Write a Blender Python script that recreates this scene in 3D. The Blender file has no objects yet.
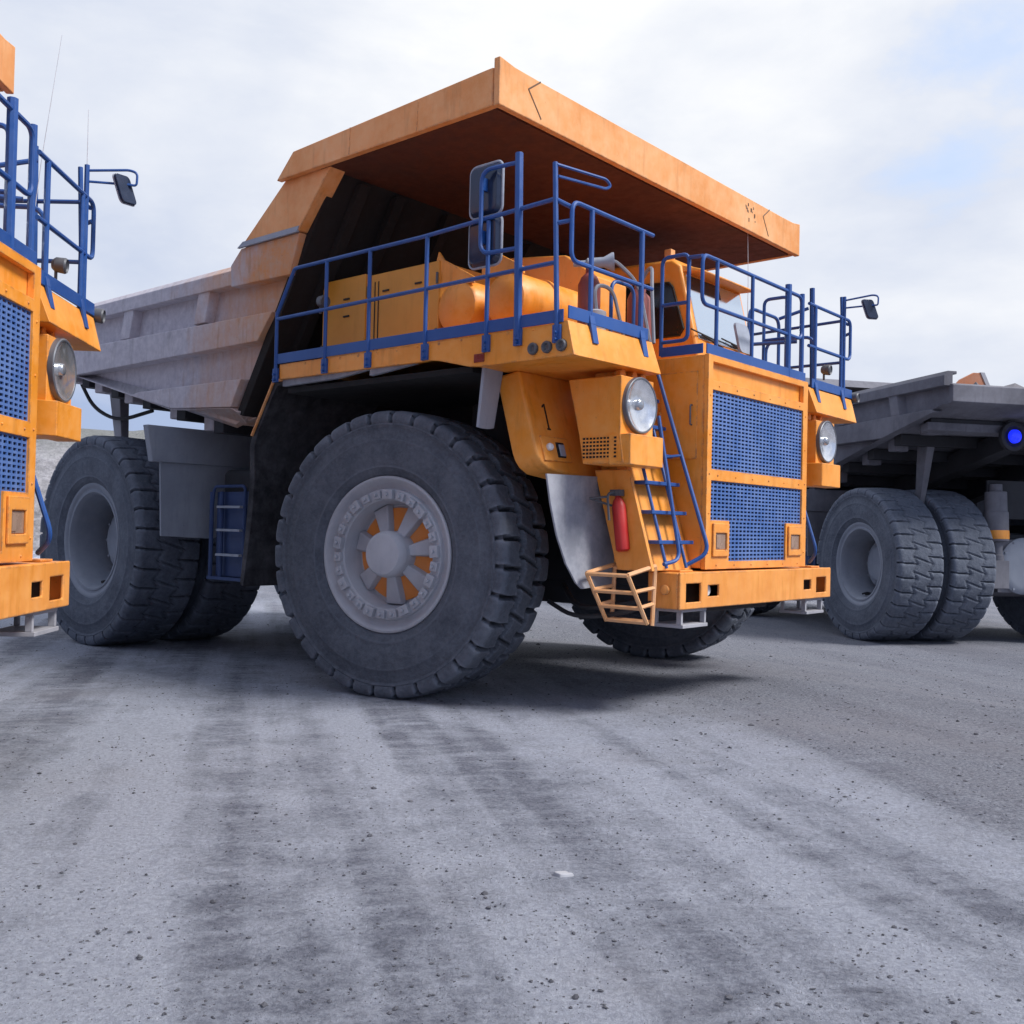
import bpy, bmesh, math, random
from mathutils import Vector, Matrix, noise
random.seed(7)
R = math.radians
PI = math.pi
scn = bpy.context.scene
col = scn.collection

# ------------------------------------------------------------------ materials
def newmat(name):
    m = bpy.data.materials.new(name); m.use_nodes = True
    nt = m.node_tree
    return m, nt, nt.nodes['Principled BSDF']

def N(nt, typ, **kw):
    n = nt.nodes.new(typ)
    for k, v in kw.items(): setattr(n, k, v)
    return n

def noise_node(nt, vec, scale, detail=4, rough=.6):
    n = N(nt, 'ShaderNodeTexNoise'); n.inputs['Scale'].default_value = scale
    n.inputs['Detail'].default_value = detail; n.inputs['Roughness'].default_value = rough
    nt.links.new(vec, n.inputs['Vector']); return n.outputs['Fac']

def ramp(nt, fac, a, b, ca=0., cb=1.):
    r = N(nt, 'ShaderNodeMapRange'); r.inputs[1].default_value = a; r.inputs[2].default_value = b
    r.inputs[3].default_value = ca; r.inputs[4].default_value = cb
    nt.links.new(fac, r.inputs[0]); return r.outputs[0]

def mix(nt, fac, a, b):
    m = N(nt, 'ShaderNodeMix', data_type='RGBA')
    if isinstance(fac, (int, float)): m.inputs[0].default_value = fac
    else: nt.links.new(fac, m.inputs[0])
    for s, v in ((6, a), (7, b)):
        if isinstance(v, (tuple, list)): m.inputs[s].default_value = (*v[:3], 1)
        else: nt.links.new(v, m.inputs[s])
    return m.outputs[2]

def math_n(nt, op, a, b=0.):
    m = N(nt, 'ShaderNodeMath', operation=op)
    for i, v in enumerate((a, b)):
        if isinstance(v, (int, float)): m.inputs[i].default_value = v
        else: nt.links.new(v, m.inputs[i])
    return m.outputs[0]

def objco(nt, scale=(1, 1, 1)):
    tc = N(nt, 'ShaderNodeTexCoord'); mp = N(nt, 'ShaderNodeMapping')
    mp.inputs['Scale'].default_value = scale
    nt.links.new(tc.outputs['Object'], mp.inputs['Vector'])
    return mp.outputs['Vector']

def bump(nt, bs, h, strength, dist):
    b = N(nt, 'ShaderNodeBump'); b.inputs['Strength'].default_value = strength; b.inputs['Distance'].default_value = dist
    nt.links.new(h, b.inputs['Height']); nt.links.new(b.outputs['Normal'], bs.inputs['Normal'])

def edge_mask(nt, v, radius=.03):
    bv = N(nt, 'ShaderNodeBevel'); bv.samples = 4; bv.inputs['Radius'].default_value = radius
    geo = N(nt, 'ShaderNodeNewGeometry')
    d = N(nt, 'ShaderNodeVectorMath', operation='DOT_PRODUCT')
    nt.links.new(bv.outputs['Normal'], d.inputs[0]); nt.links.new(geo.outputs['Normal'], d.inputs[1])
    e = ramp(nt, d.outputs['Value'], .998, .92, 0, 1)
    return math_n(nt, 'MULTIPLY', e, ramp(nt, noise_node(nt, v, 6, 6, .75), .47, .60))

def paint(name, base, dust=(.33, .31, .33), amount=.35, rough=.45, var=.12, bumpy=.15, streak=.25, metal=0., mud=0., edge=0., grime=(.09, .06, .045)):
    """weathered sheet paint: tone patches, dust blotches, run-down streaks, fine grime specks"""
    m, nt, bs = newmat(name)
    v = objco(nt); vs = objco(nt, (5, 5, .7))
    n1 = noise_node(nt, v, 1.1, 5); n2 = noise_node(nt, v, 7, 6, .7); n3 = noise_node(nt, vs, 2.2, 4)
    n4 = noise_node(nt, v, 38, 3, .7)
    lo = tuple(c*(1-var) for c in base); hi = tuple(min(1, c*(1+var)) for c in base)
    c = mix(nt, ramp(nt, n1, .3, .7), lo, hi)
    d = ramp(nt, math_n(nt, 'ADD', math_n(nt, 'MULTIPLY', n1, .5), math_n(nt, 'MULTIPLY', n2, .5)), .42, .68, 0, amount)
    c = mix(nt, d, c, dust)
    c = mix(nt, ramp(nt, n3, .55, .8, 0, streak), c, tuple(x*.55 for x in base))
    c = mix(nt, ramp(nt, n4, .68, .76, 0, .55), c, grime)
    if mud:
        sp = N(nt, 'ShaderNodeSeparateXYZ'); nt.links.new(v, sp.inputs[0])
        hz = math_n(nt, 'ADD', sp.outputs[2], ramp(nt, math_n(nt, 'ADD', math_n(nt, 'MULTIPLY', n2, .5), math_n(nt, 'MULTIPLY', n3, .5)), .3, .7, -.9, .9))
        c = mix(nt, ramp(nt, hz, .6, 2.2, mud, 0), c, (.42, .36, .33))
        chips = math_n(nt, 'MULTIPLY', ramp(nt, noise_node(nt, v, 16, 6, .75), .66, .69), ramp(nt, n1, .45, .6))
        c = mix(nt, math_n(nt, 'MULTIPLY', chips, .7), c, (.10, .07, .06))
    if edge: c = mix(nt, math_n(nt, 'MULTIPLY', edge_mask(nt, v), edge), c, (.16, .105, .08))
    nt.links.new(c, bs.inputs['Base Color'])
    nt.links.new(ramp(nt, n2, .3, .75, rough-.08, rough+.25), bs.inputs['Roughness'])
    bs.inputs['Metallic'].default_value = metal
    bump(nt, bs, math_n(nt, 'ADD', n1, math_n(nt, 'MULTIPLY', n4, .05)), bumpy, .03)
    return m

def plain(name, base, rough=.5, metal=0., emit=None, es=1.):
    m, nt, bs = newmat(name)
    v = objco(nt); n = noise_node(nt, v, 9, 4)
    c = mix(nt, ramp(nt, n, .3, .7), tuple(x*.85 for x in base), tuple(min(1, x*1.12) for x in base))
    nt.links.new(c, bs.inputs['Base Color'])
    nt.links.new(ramp(nt, n, .3, .7, max(.02, rough-.06), rough+.1), bs.inputs['Roughness'])
    bs.inputs['Metallic'].default_value = metal
    if emit:
        bs.inputs['Emission Color'].default_value = (*emit, 1); bs.inputs['Emission Strength'].default_value = es
    return m

M = {}
M['orange'] = paint('orange_paint', (.82, .285, .024), dust=(.84, .47, .18), amount=.48, rough=.38, streak=.55, var=.14, mud=.14, edge=.8)
M['canopy'] = paint('canopy_paint', (.74, .285, .072), dust=(.80, .48, .26), amount=.7, rough=.5, streak=.5, edge=.8)
M['blue'] = paint('blue_paint', (.012, .070, .275), dust=(.08, .15, .33), amount=.25, rough=.38, streak=.15)
M['underside'] = paint('shaded_underside', (.11, .027, .010), dust=(.045, .02, .014), amount=.8, rough=.8, streak=.4)  # canopy orange taken down to red-brown, its shade held in the colour
M['blue_shaded'] = paint('shaded_blue_paint', (.018, .045, .15), dust=(.08, .11, .19), amount=.6, rough=.6)  # darker copy of the rail blue, shadow on the side steps painted in
M['grille'] = paint('blue_grille_paint', (.052, .130, .37), dust=(.22, .29, .48), amount=.5, rough=.5)
M['steel'] = paint('dark_steel', (.016, .017, .022), dust=(.09, .09, .11), amount=.35, rough=.7)  # base lowered to stand in for deep shade below the deck
M['dust_grey'] = paint('dusty_grey_paint', (.30, .30, .335), dust=(.40, .40, .44), amount=.6, rough=.75, streak=.35)
M['rim'] = paint('grey_rim_paint', (.375, .385, .43), dust=(.52, .525, .56), amount=.55, rough=.7)
M['rimdark'] = paint('slate_rim_paint', (.24, .265, .32), dust=(.36, .38, .43), amount=.5, rough=.75)
M['flap'] = paint('dusty_flap', (.22, .235, .28), dust=(.42, .43, .48), amount=.8, rough=.85, streak=.4)
M['mud'] = paint('muddy_guard', (.014, .014, .018), dust=(.15, .145, .16), amount=.6, rough=.95, bumpy=.5)
M['tank'] = paint('slate_shield', (.285, .31, .37), dust=(.40, .42, .47), amount=.5, rough=.75, streak=.4)
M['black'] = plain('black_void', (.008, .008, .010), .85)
M['glass'] = plain('dark_glass', (.012, .016, .022), .06)
M['mirrorglass'] = plain('mirror_shell', (.022, .032, .065), .16)
M['mirrorrim'] = plain('mirror_rim', (.30, .33, .40), .45)
M['chrome'] = plain('lamp_reflector', (.80, .81, .84), .16, .85)
M['bulb'] = plain('bulb_cap', (.42, .44, .48), .2, .7)
M['lampring'] = plain('lamp_ring', (.13, .14, .165), .4, .3)
M['lens'] = plain('clear_lens', (.75, .77, .80), .08)
M['gun'] = plain('gunmetal', (.10, .105, .12), .5, .3)
M['red'] = paint('red_paint', (.44, .016, .014), dust=(.45, .12, .10), amount=.15, rough=.35, streak=.1)
M['maroon'] = paint('maroon_paint', (.20, .03, .03), dust=(.28, .14, .13), amount=.35, rough=.5)
M['reflector'] = plain('red_reflector', (.20, .02, .012), .3)
M['white'] = plain('white_plastic', (.7, .7, .72), .4)
M['whip'] = plain('fibre_whip', (.50, .52, .58), .5)
M['wire'] = plain('black_rubber_hose', (.02, .02, .024), .6)
M['stencil'] = plain('black_stencil', (.012, .011, .010), .6)
M['bluelamp'] = plain('blue_lamp_lens', (.01, .02, .5), .2, 0, (.012, .03, 1.), .75)

def windscreen_mat():
    m, nt, bs = newmat('windscreen_glass')
    bs.inputs['Base Color'].default_value = (.72, .80, .88, 1); bs.inputs['Metallic'].default_value = .92
    v = objco(nt); nt.links.new(ramp(nt, noise_node(nt, v, 5, 4), .3, .7, .03, .16), bs.inputs['Roughness'])
    return m
M['windscreen'] = windscreen_mat()

def rubber_mat(name='tyre_rubber', a=(.050, .059, .080), b=(.125, .140, .175)):
    m, nt, bs = newmat(name)
    v = objco(nt); n1 = noise_node(nt, v, 2.2, 6, .65); n2 = noise_node(nt, v, 22, 4, .7)
    f = math_n(nt, 'ADD', math_n(nt, 'MULTIPLY', n1, .6), math_n(nt, 'MULTIPLY', n2, .4))
    c = mix(nt, ramp(nt, f, .36, .66), a, b)
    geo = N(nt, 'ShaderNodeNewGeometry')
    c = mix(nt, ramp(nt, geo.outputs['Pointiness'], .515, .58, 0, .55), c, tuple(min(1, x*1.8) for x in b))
    c = mix(nt, ramp(nt, geo.outputs['Pointiness'], .485, .44, 0, .85), c, tuple(x*.35 for x in a))  # hollows of the tread darkened, groove shade painted into the rubber
    nt.links.new(c, bs.inputs['Base Color']); bs.inputs['Roughness'].default_value = .85
    bump(nt, bs, math_n(nt, 'ADD', n1, math_n(nt, 'MULTIPLY', n2, .5)), .7, .04)
    return m
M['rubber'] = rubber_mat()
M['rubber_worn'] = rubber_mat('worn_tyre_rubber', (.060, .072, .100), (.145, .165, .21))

def body_mat(name, front, grey1, grey2, x0, x1):
    """tray paint: orange by the cab, worn and dust-caked towards the tail"""
    m, nt, bs = newmat(name)
    v = objco(nt); vs = objco(nt, (4, 4, .6))
    n1 = noise_node(nt, v, 1.3, 6, .65); n2 = noise_node(nt, v, 9, 5, .7); n3 = noise_node(nt, vs, 2.5, 5)
    sep = N(nt, 'ShaderNodeSeparateXYZ'); nt.links.new(v, sep.inputs[0])
    xx = math_n(nt, 'ADD', sep.outputs[0], ramp(nt, n1, .2, .8, -1.0, 1.0))
    xx = math_n(nt, 'ADD', xx, ramp(nt, n3, .2, .8, -.5, .5))
    f = ramp(nt, xx, x0, x1)
    g = mix(nt, ramp(nt, n2, .35, .7), grey1, grey2)
    o = mix(nt, ramp(nt, n2, .4, .7, 0, .6), front, (.50, .36, .27))
    c = mix(nt, f, g, o)
    c = mix(nt, ramp(nt, n3, .56, .8, 0, .4), c, (.10, .085, .085))
    c = mix(nt, ramp(nt, noise_node(nt, v, 30, 3), .68, .76, 0, .5), c, (.07, .05, .045))
    nt.links.new(c, bs.inputs['Base Color']); bs.inputs['Roughness'].default_value = .75
    bump(nt, bs, math_n(nt, 'ADD', n1, math_n(nt, 'MULTIPLY', n2, .2)), .25, .04)
    return m
M['body'] = body_mat('tray_paint', (.60, .30, .155), (.44, .41, .46), (.60, .56, .60), -4.2, -2.2)
M['bodyside'] = body_mat('tray_panel_paint', (.64, .27, .10), (.44, .41, .45), (.56, .51, .53), -3.4, -2.1)
# shade-dark front wall, then dust-covered counterparts for the grey truck
M['wallmat'] = paint('shade_dark_front_wall', (.010, .008, .008), dust=(.05, .03, .022), amount=.3, rough=.9)  # near-black base: the shade under the canopy is put into the wall colour
M['c_body'] = paint('grey_tray_dust', (.125, .125, .15), dust=(.235, .235, .27), amount=.7, rough=.85, streak=.5)
M['c_paint'] = paint('grey_cab_dust', (.14, .14, .165), dust=(.25, .25, .28), amount=.6, rough=.8, streak=.4)
M['c_rust'] = paint('faded_rust_paint', (.42, .15, .07), dust=(.36, .26, .22), amount=.5, rough=.8, streak=.5)

# ------------------------------------------------------------------ mesh builder
class MB:
    def __init__(s): s.bm = bmesh.new()
    def poly(s, pts): 
        try: return s.bm.faces.new([s.bm.verts.new(p) for p in pts])
        except ValueError: return None
    def hexa(s, p):   # bottom 4 then top 4
        v = [s.bm.verts.new(q) for q in p]
        for f in ((3, 2, 1, 0), (4, 5, 6, 7), (0, 1, 5, 4), (1, 2, 6, 5), (2, 3, 7, 6), (3, 0, 4, 7)):
            s.bm.faces.new([v[i] for i in f])
        return s
    def box(s, x0, x1, y0, y1, z0, z1):
        return s.hexa([(x0, y0, z0), (x1, y0, z0), (x1, y1, z0), (x0, y1, z0), (x0, y0, z1), (x1, y0, z1), (x1, y1, z1), (x0, y1, z1)])
    def loft(s, a, b):   # two matching outlines -> closed solid
        va = [s.bm.verts.new(p) for p in a]; vb = [s.bm.verts.new(p) for p in b]; n = len(a)
        s.bm.faces.new(va[::-1]); s.bm.faces.new(vb)
        for i in range(n): s.bm.faces.new([va[i], va[(i+1) % n], vb[(i+1) % n], vb[i]])
        return s
    def prism(s, pts, plane, lo, hi):
        if plane == 'xz': f = lambda p, d: (p[0], d, p[1])
        elif plane == 'yz': f = lambda p, d: (d, p[0], p[1])
        else: f = lambda p, d: (p[0], p[1], d)
        return s.loft([f(p, lo) for p in pts], [f(p, hi) for p in pts])
    def tube(s, pts, r, seg=8, closed=False, r1=None):
        pts = [Vector(p) for p in pts]; n = len(pts); rings = []
        up = Vector((0.31, .17, .93))
        for i, p in enumerate(pts):
            if closed: t = pts[(i+1) % n]-pts[i-1]
            else: t = pts[min(i+1, n-1)]-pts[max(i-1, 0)]
            t.normalize()
            if i == 0: x = t.orthogonal().normalized()
            else: x = (x-t*x.dot(t)); x.normalize()
            y = t.cross(x); rr = r if r1 is None else r+(r1-r)*i/(n-1)
            rings.append([s.bm.verts.new(p+(x*math.cos(2*PI*k/seg)+y*math.sin(2*PI*k/seg))*rr) for k in range(seg)])
        for i in range(n if closed else n-1):
            a, b = rings[i], rings[(i+1) % n]
            off = 0
            if closed and i == n-1:
                off = min(range(seg), key=lambda o: sum((a[k].co-b[(k+o) % seg].co).length for k in range(seg)))
            for k in range(seg):
                s.bm.faces.new([a[k], a[(k+1) % seg], b[(k+1+off) % seg], b[(k+off) % seg]])
        if not closed:
            s.bm.faces.new(rings[0][::-1]); s.bm.faces.new(rings[-1])
        return s
    def lathe(s, prof, origin, axis, seg=32, caps=True):   # prof: (along, radius)
        o = Vector(origin); a = Vector(axis).normalized(); x = a.orthogonal().normalized(); y = a.cross(x); rings = []
        for d, r in prof:
            rings.append([s.bm.verts.new(o+a*d+(x*math.cos(2*PI*k/seg)+y*math.sin(2*PI*k/seg))*max(r, 1e-4)) for k in range(seg)])
        for i in range(len(rings)-1):
            for k in range(seg): s.bm.faces.new([rings[i][k], rings[i][(k+1) % seg], rings[i+1][(k+1) % seg], rings[i+1][k]])
        if caps:
            s.bm.faces.new(rings[0][::-1]); s.bm.faces.new(rings[-1])
        return s
    def build(s, name, mat, parent=None, bevel=0., smooth=32, recalc=True, seg=2):
        if recalc: bmesh.ops.recalc_face_normals(s.bm, faces=s.bm.faces[:])
        me = bpy.data.meshes.new(name); s.bm.to_mesh(me); s.bm.free()
        me.materials.append(M[mat] if isinstance(mat, str) else mat)
        for p in me.polygons: p.use_smooth = True
        me.set_sharp_from_angle(angle=R(smooth))
        o = bpy.data.objects.new(name, me); col.objects.link(o)
        if parent: o.parent = parent
        if bevel:
            b = o.modifiers.new('bevel', 'BEVEL'); b.width = bevel; b.segments = seg; b.limit_method = 'ANGLE'
            b.angle_limit = R(40); b.harden_normals = True
        return o

def fillet(pts, r, n=5, closed=False):
    P = [Vector(p) for p in pts]; out = []; m = len(P)
    for i in range(m):
        if not closed and i in (0, m-1): out.append(P[i]); continue
        a, b, c = P[i-1], P[i], P[(i+1) % m]
        u = (a-b); v = (c-b); rr = min(r, u.length*.48, v.length*.48)
        p0 = b+u.normalized()*rr; p1 = b+v.normalized()*rr
        for k in range(n+1):
            t = k/n; out.append(p0*(1-t)**2+b*2*t*(1-t)+p1*t*t)
    return out

def grid_plate(cols, rows, hole, f, thick_dir, th):
    """plate of cells with openings: cols/rows are break positions, hole(i,j) -> bool, f(a,b) -> point"""
    mb = MB(); bm = mb.bm; V = {}
    td = Vector(thick_dir)*th
    def vt(i, j, k):
        if (i, j, k) not in V: V[i, j, k] = bm.verts.new(Vector(f(cols[i], rows[j]))+td*k)
        return V[i, j, k]
    nc, nr = len(cols)-1, len(rows)-1
    solid = [[not hole(i, j) for j in range(nr)] for i in range(nc)]
    S = lambda i, j: 0 <= i < nc and 0 <= j < nr and solid[i][j]
    for i in range(nc):
        for j in range(nr):
            if not solid[i][j]: continue
            for k in (0, 1): bm.faces.new([vt(i, j, k), vt(i+1, j, k), vt(i+1, j+1, k), vt(i, j+1, k)])
            for (di, dj, e) in ((-1, 0, ((0, 0), (0, 1))), (1, 0, ((1, 0), (1, 1))), (0, -1, ((0, 0), (1, 0))), (0, 1, ((0, 1), (1, 1)))):
                if not S(i+di, j+dj):
                    (a, b), (c, d) = e
                    bm.faces.new([vt(i+a, j+b, 0), vt(i+c, j+d, 0), vt(i+c, j+d, 1), vt(i+a, j+b, 1)])
    return mb

def empty(name, loc=(0, 0, 0), rz=0.):
    o = bpy.data.objects.new(name, None); col.objects.link(o); o.location = loc; o.rotation_euler = (0, 0, rz)
    o.empty_display_size = .3
    return o
def tag(o, label, cat, group=None, kind=None):
    if label: o['label'] = label
    if cat: o['category'] = cat
    if group: o['group'] = group
    if kind: o['kind'] = kind
    return o
def copy_tree(o, parent=None, skip=()):
    c = o.copy(); col.objects.link(c); c.parent = parent
    for ch in o.children:
        if ch.name.split('.')[0] in skip: continue
        copy_tree(ch, c)
    return c

# ------------------------------------------------------------------ wheels
RT = 1.53
def tyre_mb(NL=32, depth=.07, spp=16, gap=.10):
    half = [(.33, .80), (.385, .825), (.43, .88), (.446, .915), (.452, .918), (.455, .935), (.452, .945), (.462, .98), (.474, 1.08), (.476, 1.15), (.472, 1.19), (.476, 1.20), (.475, 1.215), (.468, 1.225), (.462, 1.28), (.452, 1.335), (.458, 1.352), (.466, 1.366), (.462, 1.38)]
    lug = [(.470, 1.395), (.474, 1.42), (.472, 1.45), (.462, 1.478), (.445, 1.500), (.42, 1.512), (.395, 1.517)]
    w = .37
    tread = []
    while w > -.0001: tread.append((w, 1.53-.09*w*w)); w -= .0264
    prof = half+lug+tread
    prof = prof+[(-a, b) for a, b in reversed(prof[:-1])]
    n = len(prof); S = NL*spp; nl = len(half)
    mb = MB(); rings = []
    def tri(x): x = x % 1.; return 4*abs(x-.5)-1
    def sm(x, a, b):
        t = max(0, min(1, (x-a)/(b-a))); return t*t*(3-2*t)
    for k in range(S):
        th = 2*PI*k/S; p = k/spp
        ring = []
        for i, (ww, rr) in enumerate(prof):
            on = nl <= i < n-nl
            r2, w2 = rr, ww
            if on:
                sgn = 1 if ww > 0 else -1; aw = abs(ww)
                ph = p+(0 if sgn > 0 else .5)+.25*(aw-.17)*sgn
                zig = .16+.045*tri(ph*1.0)
                d1 = abs((ph % 1.)-.5)                 # shoulder row gap centred at .5
                g = 1-sm(d1, gap*.55, gap)
                gs = g if aw > zig else 0.
                # centre row
                d2 = abs(((p*1.+.25+ww*1.2) % 1.)-.5)
                gc = (1-sm(d2, gap*.4, gap*.8)) if aw <= zig else 0.
                gz = 1-sm(abs(aw-zig), .018, .034)
                gg = max(gs, gc*.7, gz*.55)
                if aw > .455: 
                    w2 = ww-sgn*gs*.04; r2 = rr-gs*.02
                else:
                    r2 = rr-gg*depth*(1.1 if aw > .36 else 1)
                    if aw > .39: w2 = ww-sgn*gs*.03
                    # rounded block crowns
                    r2 -= .006*(1-sm(d1, .10, .25)) if aw > zig else 0
            ring.append(mb.bm.verts.new((r2*math.cos(th), w2, r2*math.sin(th))))
        rings.append(ring)
    for k in range(S):
        a, b = rings[k], rings[(k+1) % S]
        for i in range(n-1): mb.bm.faces.new([a[i], a[i+1], b[i+1], b[i]])
    return mb

TYRE = {}
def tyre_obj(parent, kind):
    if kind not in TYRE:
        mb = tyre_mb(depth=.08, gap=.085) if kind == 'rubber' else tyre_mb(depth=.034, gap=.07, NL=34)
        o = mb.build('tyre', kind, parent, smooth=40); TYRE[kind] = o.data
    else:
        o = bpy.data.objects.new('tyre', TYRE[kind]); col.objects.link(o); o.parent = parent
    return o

def front_wheel(truck, s, steer):
    """outer face towards local -y when s = -1"""
    mb = MB()
    mb.lathe([(.20, .70), (.33, .715), (.36, .76), (.375, .815), (.395, .83), (.41, .825), (.415, .805), (.405, .785), (.37, .765), (.345, .735), (.335, .70),
              (.375, .69), (.385, .665), (.380, .60), (.36, .575), (.16, .545), (.13, .53), (.13, .2), (.10, .2)], (0, 0, 0), (0, s, 0), 72, caps=False)
    w = mb.build('wheel', 'rim', truck, smooth=35)
    w.location = (-.25, s*2.56, RT-.030); w.rotation_euler = (0, 0, steer)
    tyre_obj(w, 'rubber').rotation_euler = (0, .07 if s < 0 else .02, 0)
    # clamp ring
    mb = MB()
    for k in range(26):
        a = 2*PI*(k+.3)/26; c, sn = math.cos(a), math.sin(a)
        r0 = .632; t = Vector((-sn, 0, c)); rad = Vector((c, 0, sn)); o = rad*r0
        hw, hr = (.048, .042) if k % 3 else (.062, .05)
        y0, y1 = s*.375, s*(.425 if k % 3 else .44)
        pts = [o-t*hw-rad*hr, o+t*hw-rad*hr, o+t*hw+rad*hr, o-t*hw+rad*hr]
        mb.hexa([(p.x, y0, p.z) for p in pts]+[(p.x, y1, p.z) for p in pts])
        mb.lathe([(0, .021), (.035, .021)], (o.x, y1, o.z), (0, s, 0), 6)
    mb.build('wheel_clamp', 'rim', w, bevel=.007)
    # orange disc at the back of the dish, grey spokes, hub cap
    mb = MB(); mb.lathe([(.132, .50), (.15, .50), (.152, .46), (.20, .22), (.20, .1)], (0, 0, 0), (0, s, 0), 48)
    mb.build('brake_disc', 'hubdisc', w, smooth=40)
    mb = MB()
    for k in range(7):
        a = 2*PI*(k+.22)/7
        rad = Vector((math.cos(a), 0, math.sin(a))); t = Vector((-rad.z, 0, rad.x))
        def P(r, h, y): q = rad*r+t*h; return (q.x, s*y, q.z)
        mb.hexa([P(.17, -.055, .17), P(.53, -.125, .14), P(.53, .125, .14), P(.17, .055, .17),
                 P(.17, -.045, .31), P(.535, -.10, .215), P(.535, .10, .215), P(.17, .045, .31)])
    mb.build('spoke', 'rim', w, bevel=.015)
    mb = MB(); mb.lathe([(.15, .25), (.34, .238), (.36, .25), (.385, .247), (.43, .235), (.46, .21), (.468, .18), (.468, .01)], (0, 0, 0), (0, s, 0), 48)
    mb.build('hub_cap', 'rim', w, smooth=30)
    return w

M['hubdisc'] = paint('orange_hub_paint', (.74, .24, .04), dust=(.60, .34, .20), amount=.4, rough=.6)

def rear_wheel(truck, s, y, outer):
    mb = MB()
    prof = [(-.36, .70), (-.36, .80), (-.34, .80), (-.34, .72), (.30, .72), (.345, .80), (.365, .845), (.385, .845), (.392, .825), (.385, .79), (.36, .765), (.355, .735), (.37, .725), (.37, .70), (.34, .68), (.28, .66), (-.36, .635)]
    mb.lathe(prof+([(-.36, .30), (-.36, .26)] if outer else [(-.36, .3)]), (0, 0, 0), (0, s, 0), 64)
    w = mb.build('wheel', 'rimdark', truck, smooth=35)
    w.location = (-6.36, s*y, RT-.030)
    t = tyre_obj(w, 'rubber_worn'); t.rotation_euler = (0, random.random()*.2, 0)
    if outer:
        mb = MB(); mb.lathe([(-.38, .47), (-.10, .46), (-.08, .43), (-.06, .36), (-.03, .34), (-.01, .30), (-.01, .05)], (0, 0, 0), (0, s, 0), 40)
        for k in range(10):
            a = 2*PI*k/10; mb.lathe([(0, .022), (.03, .022)], (.395*math.cos(a), s*-.075, .395*math.sin(a)), (0, s, 0), 6)
        mb.build('hub_cap', 'rimdark', w, smooth=30)
        mb = MB(); p = (-.03, s*.06, -.55)
        mb.tube([(.10, s*.0, -.62), (.05, s*.12, -.60), (0, s*.22, -.61)], .02, 6)
        mb.tube([(.16, s*.0, -.60), (.12, s*.12, -.58), (.08, s*.24, -.60)], .02, 6)
        mb.build('valve_stem', 'wire', w)
    return w

# ------------------------------------------------------------------ the haul truck (x forward, y left, z up, origin under the front axle)
def rr(y0, y1, z0, z1, r, n=4):
    out = []
    for cy, cz, a0 in ((y1-r, z1-r, 0), (y0+r, z1-r, 90), (y0+r, z0+r, 180), (y1-r, z0+r, 270)):
        for k in range(n+1):
            a = R(a0+90*k/n); out.append((cy+r*math.cos(a), cz+r*math.sin(a)))
    return out

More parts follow.
